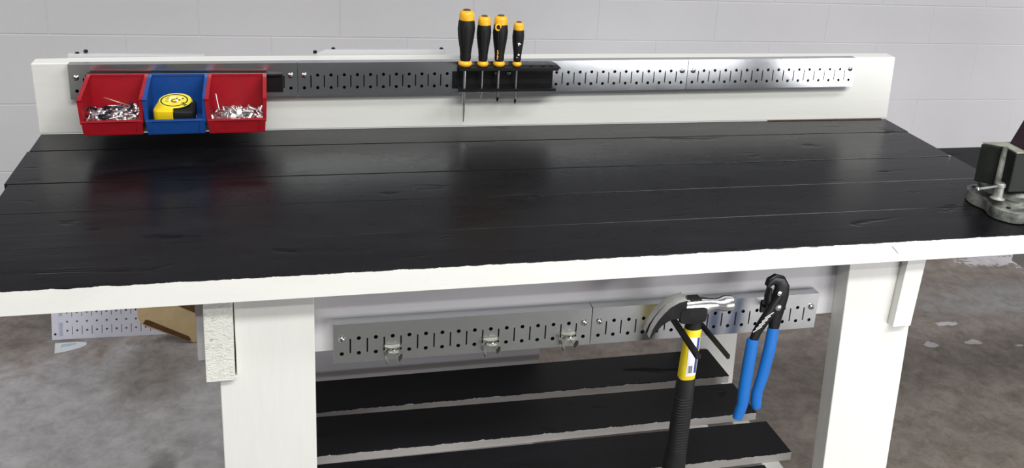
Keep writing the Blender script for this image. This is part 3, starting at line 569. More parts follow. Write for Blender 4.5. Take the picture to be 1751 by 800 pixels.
('rivet', 11.122, -2.599, 2.436, 0.224, 0.498, -0.738, -0.397), ('rivet', 12.727, -2.472, 2.449, 0.88, 0.435, -0.133, 0.139), ('rivet_pin', 10.629, -5.359, 2.85, 0.729, -0.349, 0.309, 0.501), ('rivet', 11.353, -5.442, 2.875, 0.756, 0.651, -0.011, 0.067),
('rivet', 12.218, -4.575, 2.699, 0.412, -0.369, -0.833, 0.008), ('rivet', 9.861, -2.654, 2.315, 0.487, -0.264, 0.831, 0.042), ('rivet', 11.229, -3.098, 2.648, 0.242, -0.778, -0.398, 0.423), ('rivet_pin', 12.39, -3.788, 2.854, 0.455, 0.673, 0.457, 0.362),
('rivet_pin', 10.401, -2.634, 2.561, 0.361, 0.229, 0.78, 0.457), ('rivet_pin', 11.376, -1.894, 2.35, 0.664, -0.197, 0.704, 0.155), ('rivet', 11.861, -2.683, 2.458, 0.257, 0.566, 0.408, -0.669), ('rivet_pin', 10.021, -5.433, 2.967, 0.047, -0.56, 0.488, 0.668),
('rivet', 10.994, -5.467, 2.854, 0.367, -0.535, 0.605, 0.462), ('rivet', 11.96, -4.317, 2.871, 0.332, -0.708, 0.252, -0.571)],
}
#PILES_END
def proto_mesh(kind):
    b = BM()
    if kind == 'rivet':
        lathe(b, [(.02, -.01), (.20, 0.0), (.23, .05), (.15, .09), (.12, .1), (.12, .66), (.08, .70), (.02, .70)], (0, 0, -.35), (0, 0, 1), 10)
    elif kind == 'rivet_pin':
        lathe(b, [(.02, -.01), (.20, 0.0), (.23, .05), (.15, .09), (.12, .1), (.12, .55), (.05, .57), (.05, 1.2), (.01, 1.22)], (0, 0, -.5), (0, 0, 1), 10)
    elif kind == 'screw':
        lathe(b, [(.02, 0), (.10, .01), (.17, .07), (.18, .1), (.09, .16), (.07, .2), (.07, .75), (.01, .95)], (0, 0, -.45), (0, 0, 1), 10)
        for i in range(9): lathe(b, [(.06, 0), (.105, .02), (.06, .045)], (0, 0, -.2+i*.06), (0, 0, 1), 10)
    elif kind == 'clip':
        tube(b, [(-.42, 0, -.12), (-.40, 0, .12), (-.2, 0, .2), (.2, 0, .2), (.40, 0, .12), (.42, 0, -.12)], .075, 8)
        box(b, -.22, .22, -.14, .14, .16, .26, .03)
    for v_ in b.verts: v_.co *= S
    bmesh.ops.recalc_face_normals(b, faces=b.faces[:])
    me = bpy.data.meshes.new(kind); b.to_mesh(me); b.free()
    for pl in me.polygons: pl.use_smooth = True
    me.set_sharp_from_angle(angle=math.radians(40)); return me
PM = {kk: proto_mesh(kk) for kk in ('rivet', 'rivet_pin', 'screw', 'clip')}
for kk, mm in (('rivet', 'steel'), ('rivet_pin', 'steel'), ('screw', 'steel'), ('clip', 'dark_steel')): PM[kk].materials.append(M[mm])
names = {'rivet': 'rivet', 'rivet_pin': 'rivet', 'screw': 'screw', 'clip': 'cable_clip'}
info = {('L', 'screw'): ('small silver screw in the pile inside the left red bin', 'screw', 'silver screws in the left red bin'),
        ('L', 'rivet'): ('short silver sleeve in the pile inside the left red bin', 'rivet', 'silver sleeves in the left red bin'),
        ('L', 'clip'): ('dark blue-black clip in the pile inside the left red bin', 'clip', 'dark clips in the left red bin'),
        ('R', 'rivet'): ('short silver rivet without a pin in the heap of the right red bin', 'rivet', 'short rivets in the right red bin'),
        ('R', 'rivet_pin'): ('silver rivet with its thin pin lying in the heap of the right red bin', 'rivet', 'pinned rivets in the right red bin')}
from mathutils import Quaternion
def place(kind, side, x, y, z, q):
    o = bpy.data.objects.new(names[kind], PM[kind]); COL.objects.link(o)
    o.location = W(x, y, z); o.rotation_mode = 'QUATERNION'; o.rotation_quaternion = q
    lb, ct, gr = info[(side, kind)]; tag(o, lb, ct, gr); return o
for side, lst in PILES.items():
    for (kind, x, y, z, qw, qx, qy, qz) in lst: place(kind, side, x, y, z, Quaternion((qw, qx, qy, qz)))
def pin(name, p0, p1, r, mat, label, cat):
    b = BM(); p0, p1 = Vector(p0), Vector(p1); d = (p1-p0); L = d.length
    lathe(b, [(.01, 0), (r*1.8, .01), (r*1.8, .06), (r, .08), (r, L-.05), (.01, L)], p0, d, 8)
    tag(obj(name, b, mat, None, True, at=tuple(p0)), label, cat)

pin('rivet', (9.98, -4.2, BZ+1.0), (9.72, -3.7, BZ+2.36), .06, M['steel'], 'thin silver pin standing upright at the left of the right red bin', 'rivet')
pin('copper_nail', (4.0, -4.15, BZ+1.62), (2.16, -3.3, BZ+2.0), .05, M['brass'], 'long thin copper coloured nail lying across the top of the left red bin', 'nail')
pin('copper_nail', (4.2, -5.55, BZ+1.3), (4.62, -5.72, BZ+1.15), .05, M['brass'], 'short copper coloured nail by the front right corner of the left red bin', 'nail')
# ------------------------------------------------------------------ tape measure in the blue bin
t = thing('tape_measure', 'yellow and black tape measure lying in the blue bin', 'tape measure', (7.05, -4.0, BZ+.1))
tz = BZ+0.16; H = 1.5
def arc(cx, cy, r, a0, a1, n): return [(cx+r*math.cos(math.radians(a0+(a1-a0)*i/n)), cy+r*math.sin(math.radians(a0+(a1-a0)*i/n))) for i in range(n+1)]
cx, cy = 7.0, -3.72
def slab(b, poly, z0, z1, r=0.14):
    # polygon extruded upward with a rounded top and bottom edge
    c0 = Vector((sum(p[0] for p in poly)/len(poly), sum(p[1] for p in poly)/len(poly), 0)); R = []
    for (k_, z) in ((r, z0), (r*.3, z0+r*.3), (0, z0+r), (0, z1-r), (r*.3, z1-r*.3), (r, z1)):
        R.append([Vector((p[0], p[1], z))-(Vector((p[0], p[1], 0))-c0).normalized()*k_ for p in poly])
    rings(b, R)
body = arc(cx, cy, 1.18, 0, 180, 16)+[(5.72, -4.25), (5.62, -4.9), (5.75, -5.15), (6.0, -5.22), (6.95, -5.24), (6.98, -4.4), (7.6, -4.15)]
b = BM(); slab(b, body, tz, tz+H); obj('case', b, M['tape_yellow'], t, True, 50)
b = BM(); slab(b, [(6.99, -5.25), (8.18, -5.22), (8.42, -5.0), (8.40, -3.6), (8.2, -3.2), (8.1, -3.75), (7.95, -4.1), (7.6, -4.28), (7.04, -4.44)], tz, tz+H-.1); obj('grip', b, M['rubber'], t, True, 50)
b = BM(); slab(b, [(5.72, -5.25), (6.35, -5.28), (6.35, -5.1), (5.72, -5.1)], tz-.0, tz+.2, .03); obj('belt_clip', b, M['black_metal'], t)
b = BM(); box(b, 8.43, 8.50, -4.95, -4.62, tz+.25, tz+.85, .02); obj('end_hook', b, M['steel'], t)
b = BM(); rings(b, [[Vector((x, y, tz+H-.01)) for x, y in arc(cx, cy, 1.12, 0, 360, 40)[:-1]], [Vector((x, y, tz+H+.05)) for x, y in arc(cx, cy, 1.09, 0, 360, 40)[:-1]]]); lab = obj('label_disc', b, M['label_yellow'], t, True)
b = BM(); N_ = 40
o1 = [b.verts.new((x, y, tz+H+.056)) for x, y in arc(cx-.06, cy-.02, .93, 0, 360, N_)[:-1]]; i1 = [b.verts.new((x, y, tz+H+.056)) for x, y in arc(cx-.06, cy-.02, .84, 0, 360, N_)[:-1]]
for i in range(N_): b.faces.new((o1[i], o1[(i+1) % N_], i1[(i+1) % N_], i1[i]))
r_ = bmesh.ops.extrude_face_region(b, geom=b.faces[:])
for g in r_['geom']:
    if isinstance(g, bmesh.types.BMVert): g.co.z += .01
obj('label_ring', b, M['ink'], lab)
def marks(b, L, z):
    for (x, y, w, h, a) in L:
        a = math.radians(a); u = Vector((math.cos(a), math.sin(a), 0)); v_ = Vector((-u.y, u.x, 0)); c_ = Vector((x, y, z))
        q = [c_+u*(sx*w/2)+v_*(sy*h/2) for sx, sy in ((-1,-1),(1,-1),(1,1),(-1,1))]
        rings(b, [q, [p+Vector((0, 0, .008)) for p in q]])
b = BM(); marks(b, [(cx-.55, cy+.2, .22, .07, 10), (cx-.55, cy-.15, .22, .07, -10), (cx+.5, cy+.22, .12, .16, 0), (cx-.1, cy+.12, .30, .09, 20), (cx-.22, cy-.1, .10, .2, 0), (cx+.1, cy+.22, .1, .2, 10), (cx+.55, cy-.45, .22, .12, 30), (cx-.05, cy-.22, .32, .07, -5), (cx+.72, cy-.75, .22, .16, 30), (cx-.5, cy+.5, .2, .06, 35)], tz+H+.055); obj('label_print', b, M['ink'], lab)
b = BM(); marks(b, [(cx-.2, cy+.4, .5, .2, 8), (cx+.12, cy-.02, .18, .3, 0), (cx-.33, cy+.05, .14, .3, 0), (cx+.3, cy+.35, .2, .2, 0)], tz+H+.052); obj('label_print', b, M['label_white'], lab)
b = BM(); marks(b, [(cx+.28, cy+.02, .12, .22, 20), (cx-.02, cy-.33, .3, .08, 0)], tz+H+.053); obj('label_print', b, M['ink_red'], lab)

_piv = Vector((7, -5.2, tz)); _rt = Matrix.Rotation(math.radians(11), 4, 'X')
def _tilt(o):
    a = Vector(ORG[t.name])
    for v_ in o.data.vertices: v_.co = ((_rt @ ((v_.co/S+a)-_piv))+_piv-a)*S
    for c_ in o.children: _tilt(c_)
for c_ in t.children: _tilt(c_)
# ------------------------------------------------------------------ screwdriver holder
t = thing('screwdriver_rack', 'black metal screwdriver rack hooked on the steel strips of the backboard', 'tool rack', (31.6, -.9, 3.4))
b = BM(); box(b, 27.42, 35.66, -0.92, -0.815, 3.47, 4.88, .02); box(b, 27.8, 35.66, -0.919, -0.816, 4.8, 5.4, .01); obj('back_plate', b, M['black_metal'], t)
SY = -1.62
sdx = [28.27, 29.67, 30.98, 32.44]
def shelf_with_holes(z, y0, y1, x0, x1, holes, r):
    b = BM(); es = []
    for lp in [[(x0, y0), (x1, y0), (x1, y1), (x0, y1)]]+[ngon(h, SY, r, 12) for h in holes]:
        vs = [b.verts.new((x, y, z)) for x, y in lp]
        for i in range(len(vs)): es.append(b.edges.new((vs[i], vs[(i+1) % len(vs)])))
    r_ = bmesh.ops.triangle_fill(b, use_beauty=True, use_dissolve=False, edges=es)
    e = bmesh.ops.extrude_face_region(b, geom=[g for g in r_['geom'] if isinstance(g, bmesh.types.BMFace)])
    for g in e['geom']:
        if isinstance(g, bmesh.types.BMVert): g.co.z -= .08
    return b
hx = sdx+[33.6, 34.6, 35.3]
b = shelf_with_holes(5.48, -2.15, -0.82, 27.75, 35.95, hx, .17); box(b, 27.75, 35.8, -2.15, -2.07, 5.25, 5.40); obj('upper_shelf', b, M['black_metal'], t)
b = shelf_with_holes(3.72, -2.0, -0.92, 27.75, 35.7, hx, .17); box(b, 27.75, 35.7, -2.0, -1.92, 3.50, 3.64); obj('lower_shelf', b, M['black_metal'], t)

def screwdriver(x, k_, hh, label, blade, tip, rs, detail):
    """k_ = radius scale, hh = handle height, tip = z of the tip"""
    z0 = 5.50
    t = thing('screwdriver', label, 'screwdriver', (x, SY, tip), 'screwdrivers standing in the black rack')
    h = hh
    b = BM(); lathe(b, [(.30*k_, 0.02*h), (.44*k_, .16*h), (.43*k_, .22*h), (.50*k_, .36*h), (.62*k_, .58*h), (.66*k_, .70*h), (.63*k_, .80*h), (.56*k_, .85*h)], (x, SY, z0), (0, 0, 1), 24)
    for i in range(6):                                   # soft grip flutes
        a = math.pi/3*i
        tube(b, [(x+math.cos(a)*.62*k_*q_, SY+math.sin(a)*.62*k_*q_, z0+zz*h) for q_, zz in ((.72, .36), (.92, .54), (1.0, .68), (.92, .8))], .07*k_, 8)
    g = obj('handle', b, M['rubber'], t, True, 60)
    b = BM(); lathe(b, [(.20*k_, -.05), (.40*k_, -.03), (.55*k_, .035*h), (.55*k_, .06*h), (.46*k_, .085*h), (.40*k_, .10*h)], (x, SY, z0+.03), (0, 0, 1), 24); obj('collar', b, M['yellow'], t, True, 50)
    b = BM(); lathe(b, [(.58*k_, .835*h), (.60*k_, .85*h), (.58*k_, .94*h), (.50*k_, .985*h), (.34*k_, 1.0*h), (.05, 1.0*h)], (x, SY, z0), (0, 0, 1), 24); cap = obj('end_cap', b, M['yellow'], t, True, 60)
    b = BM(); lathe(b, [(.30*k_, 1.0*h), (.30*k_, 1.012*h), (.2*k_, 1.02*h), (.02, 1.02*h)], (x, SY, z0), (0, 0, 1), 16); obj('cap_button', b, M['brown'], cap, True)
    if detail == 'loop':
        b = BM(); tube(b, [(x-.30+.2*math.cos(a), SY-.48-.02*math.sin(a), z0+.80*h+.24*math.sin(a)) for a in [2*math.pi*i/14 for i in range(15)]], .075, 8); obj('hang_loop', b, M['yellow'], cap, True)
        b = BM()
        for i in range(5): box(b, x-.28, x-.20+.03*(i % 2), SY-.46-.0*i, SY-.38, z0+.16*h+i*.16, z0+.16*h+i*.16+.10)
        obj('print', b, M['yellow'], g)
    if detail == 'flecks':
        b = BM()
        for dx, zz, r in ((-.02, .54, .10), (.10, .53, .06), (.02, .28, .09), (-.1, .22, .05), (-.03, .5, .05)):
            ry = .62*k_*(.80 if zz < .3 else .98)
            lathe(b, [(r, 0), (r*.8, .03), (.01, .035)], (x+dx, SY-math.sqrt(max(ry*ry-dx*dx, .01))+.02, z0+zz*h), (0, -1, .1), 8)
        obj('pale_fleck', b, M['label_white'], g)  # small pale discs set on the handle front
    b = BM()
    if blade == 'flat':
        lathe(b, [(rs, 0), (rs, z0-tip-1.5), (rs*.8, z0-tip-1.2)], (x, SY, z0), (0, 0, -1), 12)
        rings(b, [[Vector((x+sx*w/2, SY+sy*d/2, z)) for sx, sy in ((-1,-1),(1,-1),(1,1),(-1,1))] for w, d, z in ((rs*1.4, rs*1.6, tip+1.3), (rs*1.2, rs*2.0, tip+.7), (rs*.6, rs*2.2, tip))])
        obj('blade', b, M['steel'], t, True, 30)
    else:
        lathe(b, [(rs, 0), (rs, z0-tip-.4)], (x, SY, z0), (0, 0, -1), 12); bl = obj('blade', b, M['steel'], t, True, 30)
        b = BM(); lathe(b, [(rs*1.05, 0), (rs*1.05, .22), (rs*.35, .40)], (x, SY, tip+.42), (0, 0, -1), 8)
        obj('tip', b, M['black_iron'] if blade == 'phillips' else M['steel'], bl)
    return t
screwdriver(28.27, 1.0, 4.45, 'largest yellow and black screwdriver, its long flat blade reaching the bench top', 'flat', 0.95, .115, None)
screwdriver(29.67, .84, 4.0, 'medium yellow and black screwdriver with a thin bare silver shaft, second from left', 'thin', 2.75, .075, None)
screwdriver(30.98, .88, 4.05, 'yellow and black screwdriver with a yellow hanging loop in its end cap', 'phillips', 2.55, .105, 'loop')
screwdriver(32.44, .70, 3.55, 'smallest yellow and black screwdriver with pale flecks on its handle, right end of the rack', 'phillips', 2.35, .085, 'flecks')

# ------------------------------------------------------------------ spring clips on the lower strip
def spring_clip(x, z, label, seed):
    yf = -22.86
    t = thing('spring_clip', label, 'clip', (x, yf, z), 'empty spring clips on the lower strip')
    b = BM()
    for s in (-1, 1): box(b, x+s*.50-.03, x+s*.50+.03, yf-.16, yf-.001, z-.05, z+.05)
    rings(b, [[Vector((x+xx, yf+yy, z+zz)) for (yy, zz) in ((0, .0), (-.10-dp, -.02-dd), (-.10-dp, -.09-dd), (0, -.07))] for xx, dp, dd in ((-.53, .06, 0), (-.25, .16, .03), (0, .20, .05), (.25, .16, .03), (.53, .06, 0))])
    rings(b, [[Vector((x+xx, yf+yy, z+zz)) for (yy, zz) in ((-.04, -.08), (-.22, -.12), (-.30, -.26), (-.04, -.26))] for xx in (-.2, .2)])
    obj('bracket', b, M['clear'], t)
    b = BM(); lathe(b, [(.05, 0), (.13, .02), (.15, .09), (.11, .16), (.02, .19)], (x, yf-.28, z-.22), (0, -1, 0.1), 14); obj('screw', b, M['zinc'], t, True)
    for s in (-1, 1):
        b = BM(); R = []
        for (xx, zz) in ((.02, -.20), (.30, -.16), (.52, -.30), (.50, -.55), (.33, -.80), (.40, -1.0)):
            R.append([Vector((x+s*xx, yf-.20, z+zz)), Vector((x+s*xx, yf-.66, z+zz-.03)), Vector((x+s*(xx+.04), yf-.66, z+zz-.06)), Vector((x+s*(xx+.04), yf-.20, z+zz-.03))])
        rings(b, R); obj('prong', b, M['clear'], t)
for i, (idx, lb) in enumerate(((3, 'spring clip nearest the left end of the lower steel strip'), (9, 'middle one of the three empty spring clips on the lower steel strip'), (14, 'spring clip nearest the seam between the two lower steel strips'))):
    spring_clip(17.603+idx*1.0107, -6.36-.004*idx, lb, i)

# ------------------------------------------------------------------ hammer on its two-prong hook
t = thing('hammer_hook', 'black two-prong hook on the lower strip carrying the claw hammer', 'hook', (39, -22.86, -5.6))
b = BM(); box(b, 38.1, 40.2, -23.0, -22.855, -5.9, -4.9, .03); obj('hook_plate', b, M['black_metal'], t)
for x0_, x1_, y1_, z1_, w0_, w1_ in ((38.1, 37.93, -29.2, -5.0, .10, .17), (39.5, 40.15, -28.7, -5.5, .09, .09)):
    b = BM(); q = []
    for (y, u_) in ((-22.95, 0), (y1_+.5, .93), (y1_, 1)):
        xc_, zc_, w_ = x0_+(x1_-x0_)*u_, -4.95+(z1_+4.95)*u_, w0_+(w1_-w0_)*u_; hh_ = .40-.14*u_
        q.append([Vector((xc_-w_, y, zc_-hh_/2)), Vector((xc_+w_, y, zc_-hh_/2)), Vector((xc_+w_, y, zc_+hh_/2)), Vector((xc_-w_, y, zc_+hh_/2))])
    rings(b, q); obj('prong', b, M['black_metal'], t)

hy = -26.3
t = thing('claw_hammer', 'claw hammer with yellow and black handle hanging under the bench top', 'hammer', (38.75, hy, -17))
# head: cheek, neck and striking face along +x
b = BM(); hz = -3.25
R = []
for x, w, h, dz, p in ((37.55, 1.02, 1.10, .02, 4), (37.9, 1.08, 1.35, -.08, 4), (38.6, 1.10, 1.45, -.12, 4), (39.2, 1.05, 1.25, -.03, 3.4), (39.6, .86, .88, .08, 2.6), (39.95, .72, .70, .10, 2.2), (40.2, .76, .74, .10, 2.1), (40.45, .98, .96, .10, 2.0), (40.55, 1.04, 1.02, .10, 2.0), (41.05, 1.06, 1.04, .10, 2.0), (41.12, .98, .96, .10, 2.0)):
    R.append(sect((x, hy, hz+dz), (0, 1, 0), (0, 0, 1), w, h, 24, p))
rings(b, R); head = obj('head', b, M['chrome'], t, True, 45)
for s in (-1, 1):                                           # two claws with a V slot between them
    b = BM(); R = []
    for x, z, th, wi, gap in ((37.9, -3.15, 1.30, .56, .0), (37.45, -3.16, 1.12, .56, .0), (37.0, -3.30, .86, .56, .01), (36.6, -3.58, .62, .55, .03), (36.25, -3.94, .44, .52, .05), (35.95, -4.38, .30, .48, .09), (35.72, -4.88, .12, .42, .15)):
        dx = .35 if x > 37 else .8; n_ = {37.9: Vector((0, 0, 1)), 37.45: Vector((-.12, 0, 1)), 37.0: Vector((-.42, 0, .9)), 36.6: Vector((-.62, 0, .78)), 36.25: Vector((-.74, 0, .66)), 35.95: Vector((-.84, 0, .54)), 35.72: Vector((-.9, 0, .44))}[x].normalized()
        c_ = Vector((x, hy+s*(gap+wi/2), z)); q = []
        for (sy, st_) in ((-1, -1), (1, -1), (1, 1), (-1, 1)): q.append(c_+Vector((0, sy*wi/2, 0))+n_*(st_*th/2))
        R.append(q)
    rings(b, R); cl_ = obj('claw', b, [M['brushed'], M['black_iron']], head, True, 30)
    for pl in cl_.data.polygons: pl.material_index = 1 if (abs(pl.normal.y) > .6 or pl.normal.z < -.35) else 0  # sides and undersides coloured black in place of dark reflections
b = BM(); box(b, 38.2, 38.95, hy-.38, hy+.38, hz+.52, hz+.635, .03); obj('handle_end', b, M['rubber'], head)
b = BM()
for s in (-1,): rings(b, [sect((38.42, hy-.5, hz-.33), (1, 0, 0), (0, 0, 1), 1.85, 1.15, 16, 4), sect((38.42, hy-.60, hz-.33), (1, 0, 0), (0, 0, 1), 1.75, 1.05, 16, 4)])
obj('cheek_plate', b, M['black_iron'], head)  # black cheek side, enlarged to hold the shade under the head
hc = 38.72
b = BM(); rings(b, [sect((hc+dx, hy, z), (1, 0, 0), (0, 1, 0), w, d, 20, 2.8) for dx, z, w, d in ((0, -3.9, .92, .78), (0, -4.3, .96, .80), (0, -4.72, 1.0, .82))]); obj('neck', b, M['rubber'], t, True)
b = BM(); rings(b, [sect((hc+dx, hy, z), (1, 0, 0), (0, 1, 0), w, d, 20, 2.8) for dx, z, w, d in ((0, -4.70, .98, .86), (0, -4.80, 1.03, .90), (-.0, -6.5, 1.06, .92), (-.05, -8.12, 1.08, .94), (-.05, -8.24, 1.02, .88))]); shaft = obj('shaft', b, M['hammer_yellow'], t, True)
b = BM(); R = [sect((hc+dx, hy, z), (1, 0, 0), (0, 1, 0), w, d, 24, 2.7) for dx, z, w, d in ((-.05, -8.20, 1.0, .9), (-.05, -8.35, 1.12, 1.0), (-.06, -10, 1.22, 1.08), (-.10, -12, 1.22, 1.08), (-.12, -13.4, 1.22, 1.08), (-.15, -14.4, 1.42, 1.2), (-.15, -15.6, 1.5, 1.25), (-.15, -16.6, 1.35, 1.15), (-.15, -16.9, 1.0, .9))]
rings(b, R)
for i in range(22): z = -9.6-i*.2; rings(b, [sect((hc-.08, hy, z+dz), (1, 0, 0), (0, 1, 0), w, w-.12, 20, 2.7) for dz, w in ((.05, 1.2), (.0, 1.255), (-.05, 1.2))])
obj('grip', b, M['rubber'], t, True, 50)
def sticker(name, mat, x0, x1, z0, z1, lift, parent, slant=0.0):
    b = BM(); R = []
    for z in (z1, (z0+z1)/2, z0):
        row = []
        for i in range(7):
            u_ = x0+(x1-x0)*i/6; a = max(-.97, min(.97, u_/.54)); yy = -(.465)*(1-abs(a)**2.8)**(1/2.8)
            row.append(Vector((hc-.03+u_, hy+yy-lift, z+slant*u_)))
        R.append(row)
    for r0, r1 in zip(R, R[1:]):
        v0 = [b.verts.new(p) for p in r0]; v1 = [b.verts.new(p) for p in r1]
        for i in range(6): b.faces.new((v0[i], v1[i], v1[i+1], v0[i+1]))
    bmesh.ops.remove_doubles(b, verts=b.verts[:], dist=1e-4)
    r_ = bmesh.ops.extrude_face_region(b, geom=b.faces[:])
    for g in r_['geom']:
        if isinstance(g, bmesh.types.BMVert): g.co.y -= .006
    return obj(name, b, mat, parent)
lb = sticker('label', M['label_white'], -.28, .42, -7.9, -5.15, .004, shaft)
sticker('label_stripe', M['label_blue'], .22, .40, -7.7, -5.2, .012, lb); sticker('label_panel', M['label_white'], -.2, .12, -7.75, -6.9, .014, lb)
for i in range(7): sticker('barcode_bar', M['ink'], -.17+i*.04, -.155+i*.04+.008*(i % 3), -7.66, -7.15, .022, lb)

# ------------------------------------------------------------------ tongue and groove pliers
t = thing('pliers_hook', 'small black hook behind the head of the blue pliers', 'hook', (44.7, -22.86, -5))
b = BM(); box(b, 45.1, 45.7, -22.96, -22.86, -6.0, -5.1, .03); tube(b, [(45.4, -22.9, -5.5), (45.2, -24.2, -5.5), (44.95, -25.1, -5.45)], .11, 8); obj('hook_arm', b, M['black_metal'], t, True)
t = thing('groove_pliers', 'black slip joint pliers with two blue handles hanging right of the hammer', 'pliers', (43.9, -25.5, -12))
py = -25.45
def flatbar(b, pts, y, d, p=3.2, n=16):
    # lofted bar through (x, z, width) in the plane y, depth d
    R = []; P_ = [Vector((x, y, z)) for x, z, w in pts]
    for i, (x, z, w) in enumerate(pts):
        dr = (P_[min(i+1, len(pts)-1)]-P_[max(i-1, 0)]).normalized(); a = Vector((dr.z, 0, -dr.x))
        R.append(sect((x, y, z), a, (0, 1, 0), w, d[i] if isinstance(d, (list, tuple)) else d, n, p))
    rings(b, R)
b = BM(); flatbar(b, [(43.88, -2.62, .30), (44.05, -2.32, .62), (44.35, -2.18, .74), (44.72, -2.32, .85), (44.95, -2.75, 1.0), (44.92, -3.35, 1.15), (44.85, -4.1, 1.10), (44.82, -4.9, .88), (44.80, -5.9, .66)], py, .42)
obj('upper_jaw', b, M['black_iron'], t, True)
b = BM(); flatbar(b, [(44.05, -2.75, .25), (44.02, -3.3, .42), (44.15, -3.9, .55)], py-.05, .5); flatbar(b, [(44.72, -3.2, .5), (44.3, -4.1, .72), (43.85, -4.95, .72), (43.45, -5.75, .62), (43.28, -6.4, .60)], py-.32, .34)
lj = obj('lower_jaw', b, M['black_iron'], t, True)
b = BM()
for i in range(5):
    c_ = Vector((44.05-.17*i, py-.50, -4.45-.24*i)); u_ = Vector((.78, 0, .50)).normalized(); w_ = Vector((-.5, 0, .78)).normalized()
    q = [c_+u_*(.34*sx)+w_*(.035*sz) for sx, sz in ((-1,-1),(1,-1),(1,1),(-1,1))]; rings(b, [q, [p_+Vector((0, -.03, 0)) for p_ in q]])
obj('groove', b, M['steel'], lj)
b = BM(); lathe(b, [(.20, 0), (.22, .05), (.15, .09), (.02, .1)], (44.62, py-.48, -3.95), (0, -1, 0), 14); obj('pivot_bolt', b, M['zinc'], t, True)
b = BM(); lathe(b, [(.12, 0), (.14, .04), (.02, .06)], (44.72, py-.21, -3.1), (0, -1, 0), 12); obj('pivot_bolt', b, M['zinc'], t, True)
b = BM(); flatbar(b, [(44.80, -5.68, .70), (44.79, -5.8, .80), (44.72, -7.5, .84), (44.52, -9.3, .80), (44.30, -10.5, .76), (44.33, -11.2, .76), (44.42, -11.65, .62)], py, .5, 2.4); obj('handle', b, M['grip_blue'], t, True)
b = BM(); flatbar(b, [(43.28, -6.22, .72), (43.26, -6.35, .82), (43.22, -8.0, .84), (43.16, -10.0, .82), (43.20, -11.0, .78), (43.06, -11.7, .78), (42.94, -12.15, .62)], py-.30, .5, 2.4); obj('handle', b, M['grip_blue'], t, True)

# ------------------------------------------------------------------ vise
t = thing('bench_vise', 'black and grey bench vise on the right front corner of the bench', 'vise', (64.6, -21.2, 0))
vx, vy = 65.0, -21.3
b = BM()
def lobed(z, s):
    out = []
    for i in range(48):
        a = 2*math.pi*i/48; r = 2.95+.40*math.cos(4*(a-math.radians(222)))+.08*math.cos(9*a)
        out.append(Vector((vx+r*s*math.cos(a), vy+r*s*math.sin(a), z)))
    return out
rings(b, [lobed(0.01, .97), lobed(.08, 1.0), lobed(.80, 1.0), lobed(.90, .97), lobed(1.0, .80), lobed(1.45, .78)]); obj('base', b, M['cast'], t, True, 35)
for a in (222, 132, 42, 312):
    a = math.radians(a); x, y = vx+2.85*math.cos(a), vy+2.85*math.sin(a)
    b = BM(); lathe(b, [(.30, 0), (.30, .05), (.16, .06), (.16, .2), (.02, .2)], (x, y, .82), (0, 0, 1), 6); obj('mounting_bolt', b, M['black_iron'], t)
b = BM(); lathe(b, [(2.4, 1.45), (2.75, 1.5), (2.8, 1.85), (2.6, 2.05), (1.6, 2.3), (.1, 2.3)], (vx, vy, 0), (0, 0, 1), 40); obj('swivel_plate', b, M['cast'], t, True, 40)
b = BM(); lathe(b, [(.5, -.1), (.34, .0), (.30, .1), (.30, .72), (.36, .75), (.36, .98), (.28, 1.05), (.02, 1.05)], (61.9, -23.05, 1.78), (0, 0, 1), 16); lk = obj('swivel_lock', b, M['cast'], t, True, 40)
b = BM(); tube(b, [(59.75, -23.5, 2.62), (62.55, -22.9, 2.58)], .095, 10); lathe(b, [(.02, -.14), (.13, -.1), (.16, 0), (.13, .1), (.02, .14)], (59.75, -23.5, 2.62), (1, .2, 0), 12); lathe(b, [(.02, -.16), (.14, -.12), (.18, 0), (.14, .12), (.02, .16)], (62.6, -22.89, 2.58), (1, .2, 0), 12)
obj('lock_bar', b, M['steel'], lk, True, 50)
bp = [(61.15, -21.25), (62.3, -22.3), (62.2, -23.55), (66.5, -23.7), (66.5, -21.5)]
b = BM(); prism(b, bp, (0, 0, 2.28), (1, 0, 0), (0, 1, 0), (0, 0, 2.8), .08); obj('fixed_jaw', b, M['vise_black'], t)
b = BM(); prism(b, [(x+(64-x)*.015, y+(-22.5-y)*.015) for x, y in bp], (0, 0, 5.08), (1, 0, 0), (0, 1, 0), (0, 0, .12), .04); obj('anvil_top', b, M['vise_top'], t)
b = BM(); tube(b, [(62.2, -22.42, 2.3), (62.2, -22.42, 5.22)], [.24, .20], 12); obj('corner_rib', b, M['cast'], t, True)
b = BM(); box(b, 67.0, 70.3, -23.6, -19.0, 2.9, 5.9, .16, 2); obj('moving_jaw', b, M['vise_black'], t)
b = BM(); prism(b, [(0, 0), (.75, 1.75), (3.2, 1.75), (3.2, 0)], (63.05, -23.3, 5.21), (1, 0, 0), (0, 0, 1), (0, 1.6, 0), .1); obj('jaw_block', b, M['maroon'], t)
b = BM(); tube(b, [(66.3, -22.3, 3.9), (72.5, -22.3, 3.9)], .5, 16); sc_ = obj('screw', b, M['steel'], t, True)
b = BM(); tube(b, [(72.2, -24.6, 2.8), (72.2, -19.8, 5.0)], .2, 10); obj('handle', b, M['steel'], sc_, True)

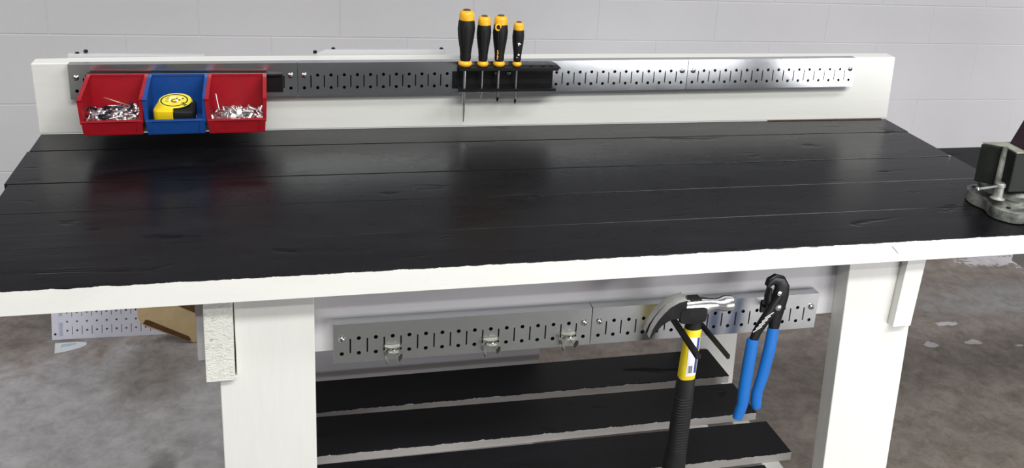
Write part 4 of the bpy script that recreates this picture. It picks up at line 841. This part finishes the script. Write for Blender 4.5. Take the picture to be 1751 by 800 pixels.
# ------------------------------------------------------------------ things on the floor at the left
t = thing('white_pegboard', 'white perforated metal panel leaning near the wall at the lower left', 'pegboard panel', (-2, 28, FL))
b = BM(); x0, x1, hgt = -10.05, 21.5, 16.0
for r in range(15):
    z = .95+r; z0, z1 = (0 if r == 0 else z-.5), (hgt if r == 14 else z+.5)
    for i in range(31):
        x = x0+.85+i; cell(b, x0 if i == 0 else x-.25, x1 if i == 30 else x+.25, z0, z1, 0, .05, ('c', x, z, .12))
        if i < 30:
            if r % 2 == 0 : cell(b, x+.25, x+.75, z0, z1, 0, .05, ('r', x+.5, z, .07, .96 if r in (0, 14) else .9))
            else: cell(b, x+.25, x+.75, z0, z1, 0, .05)
lean = Matrix.Rotation(math.radians(-14), 4, 'X'); rz = Matrix.Rotation(math.radians(-2.0), 4, 'Z')
def leanp(b):
    for v_ in b.verts: v_.co = Vector((0, 27.9, FL+.02))+rz @ (lean @ v_.co)
leanp(b); obj('panel_face', b, M['white_steel'], t)
b = BM(); box(b, x0-.7, x0+.02, .0, .05, 0, hgt); box(b, x0, x0+.05, .05, .7, 0, hgt); box(b, x1-.05, x1, .05, .7, 0, hgt); box(b, x0, x1, .05, .7, 0, .05); box(b, x0, x1, .05, .7, hgt-.05, hgt); leanp(b); obj('flange', b, M['white_steel'], t)
b = BM(); lathe(b, [(.13, 0), (.13, .02), (.02, .02)], (x0-.36, -.005, .62), (0, -1, 0), 10); leanp(b); obj('screw_hole', b, M['ink'], t)
b = BM(); box(b, x0+.08, x0+.40, -.012, 0, .4, 1.9); box(b, x0+.08, x0+.40, -.012, 0, 2.6, 5); leanp(b); obj('label_strip', b, simple('label_grey', (.45, .47, .60), .5), t)
# tan board propped on its corner
t = thing('tan_board', 'tan board with a brown slot propped on its corner against the white panel', 'board', (4.1, 25.5, FL))
poly = [(4.15, -32.97), (4.5, -32.6), (4.7, -18.5), (0.2, -18.0), (-1.35, -22), (-1.5, -29.4), (-1.25, -30.1), (-.7, -30.6)]
b = BM(); prism(b, poly, (0, 25.45, 0), (1, 0, 0), (0, 0, 1), (0, .75, 0), .06); obj('board', b, M['tan'], t)
b = BM(); prism(b, [(-1.02, -30.15), (-.75, -29.7), (-.35, -29.8), (3.55, -32.1), (3.75, -32.55), (3.45, -32.6)], (0, 25.41, 0), (1, 0, 0), (0, 0, 1), (0, .1, 0)); obj('slot', b, M['brown'], t)
b = BM(); prism(b, [(2.2, -28.0), (4.62, -29.4), (4.62, -27.6)], (0, 25.41, 0), (1, 0, 0), (0, 0, 1), (0, .1, 0)); obj('slot', b, M['brown'], t)
# paper scrap
b = BM()
pts_ = [(-9.95, 25.35), (-9.0, 25.55), (-7.55, 26.2), (-7.05, 26.75), (-7.15, 27.3), (-8.2, 27.55), (-10.3, 27.5)]
prism(b, pts_, (0, 0, FL+.01), (1, 0, 0), (0, 1, 0), (0, 0, .03)); t = obj('paper_scrap', b, M['paper'], at=(-8.6, 26.4, FL))
tag(t, 'torn scrap of paper on the floor below the white panel', 'paper')
b = BM(); prism(b, [(-9.6, 26.5), (-8.2, 26.9), (-8.1, 27.3), (-9.6, 27.2)], (0, 0, FL+.041), (1, 0, 0), (0, 1, 0), (0, 0, .008)); obj('print', b, simple('print_blue', (.40, .47, .55), .7), t)
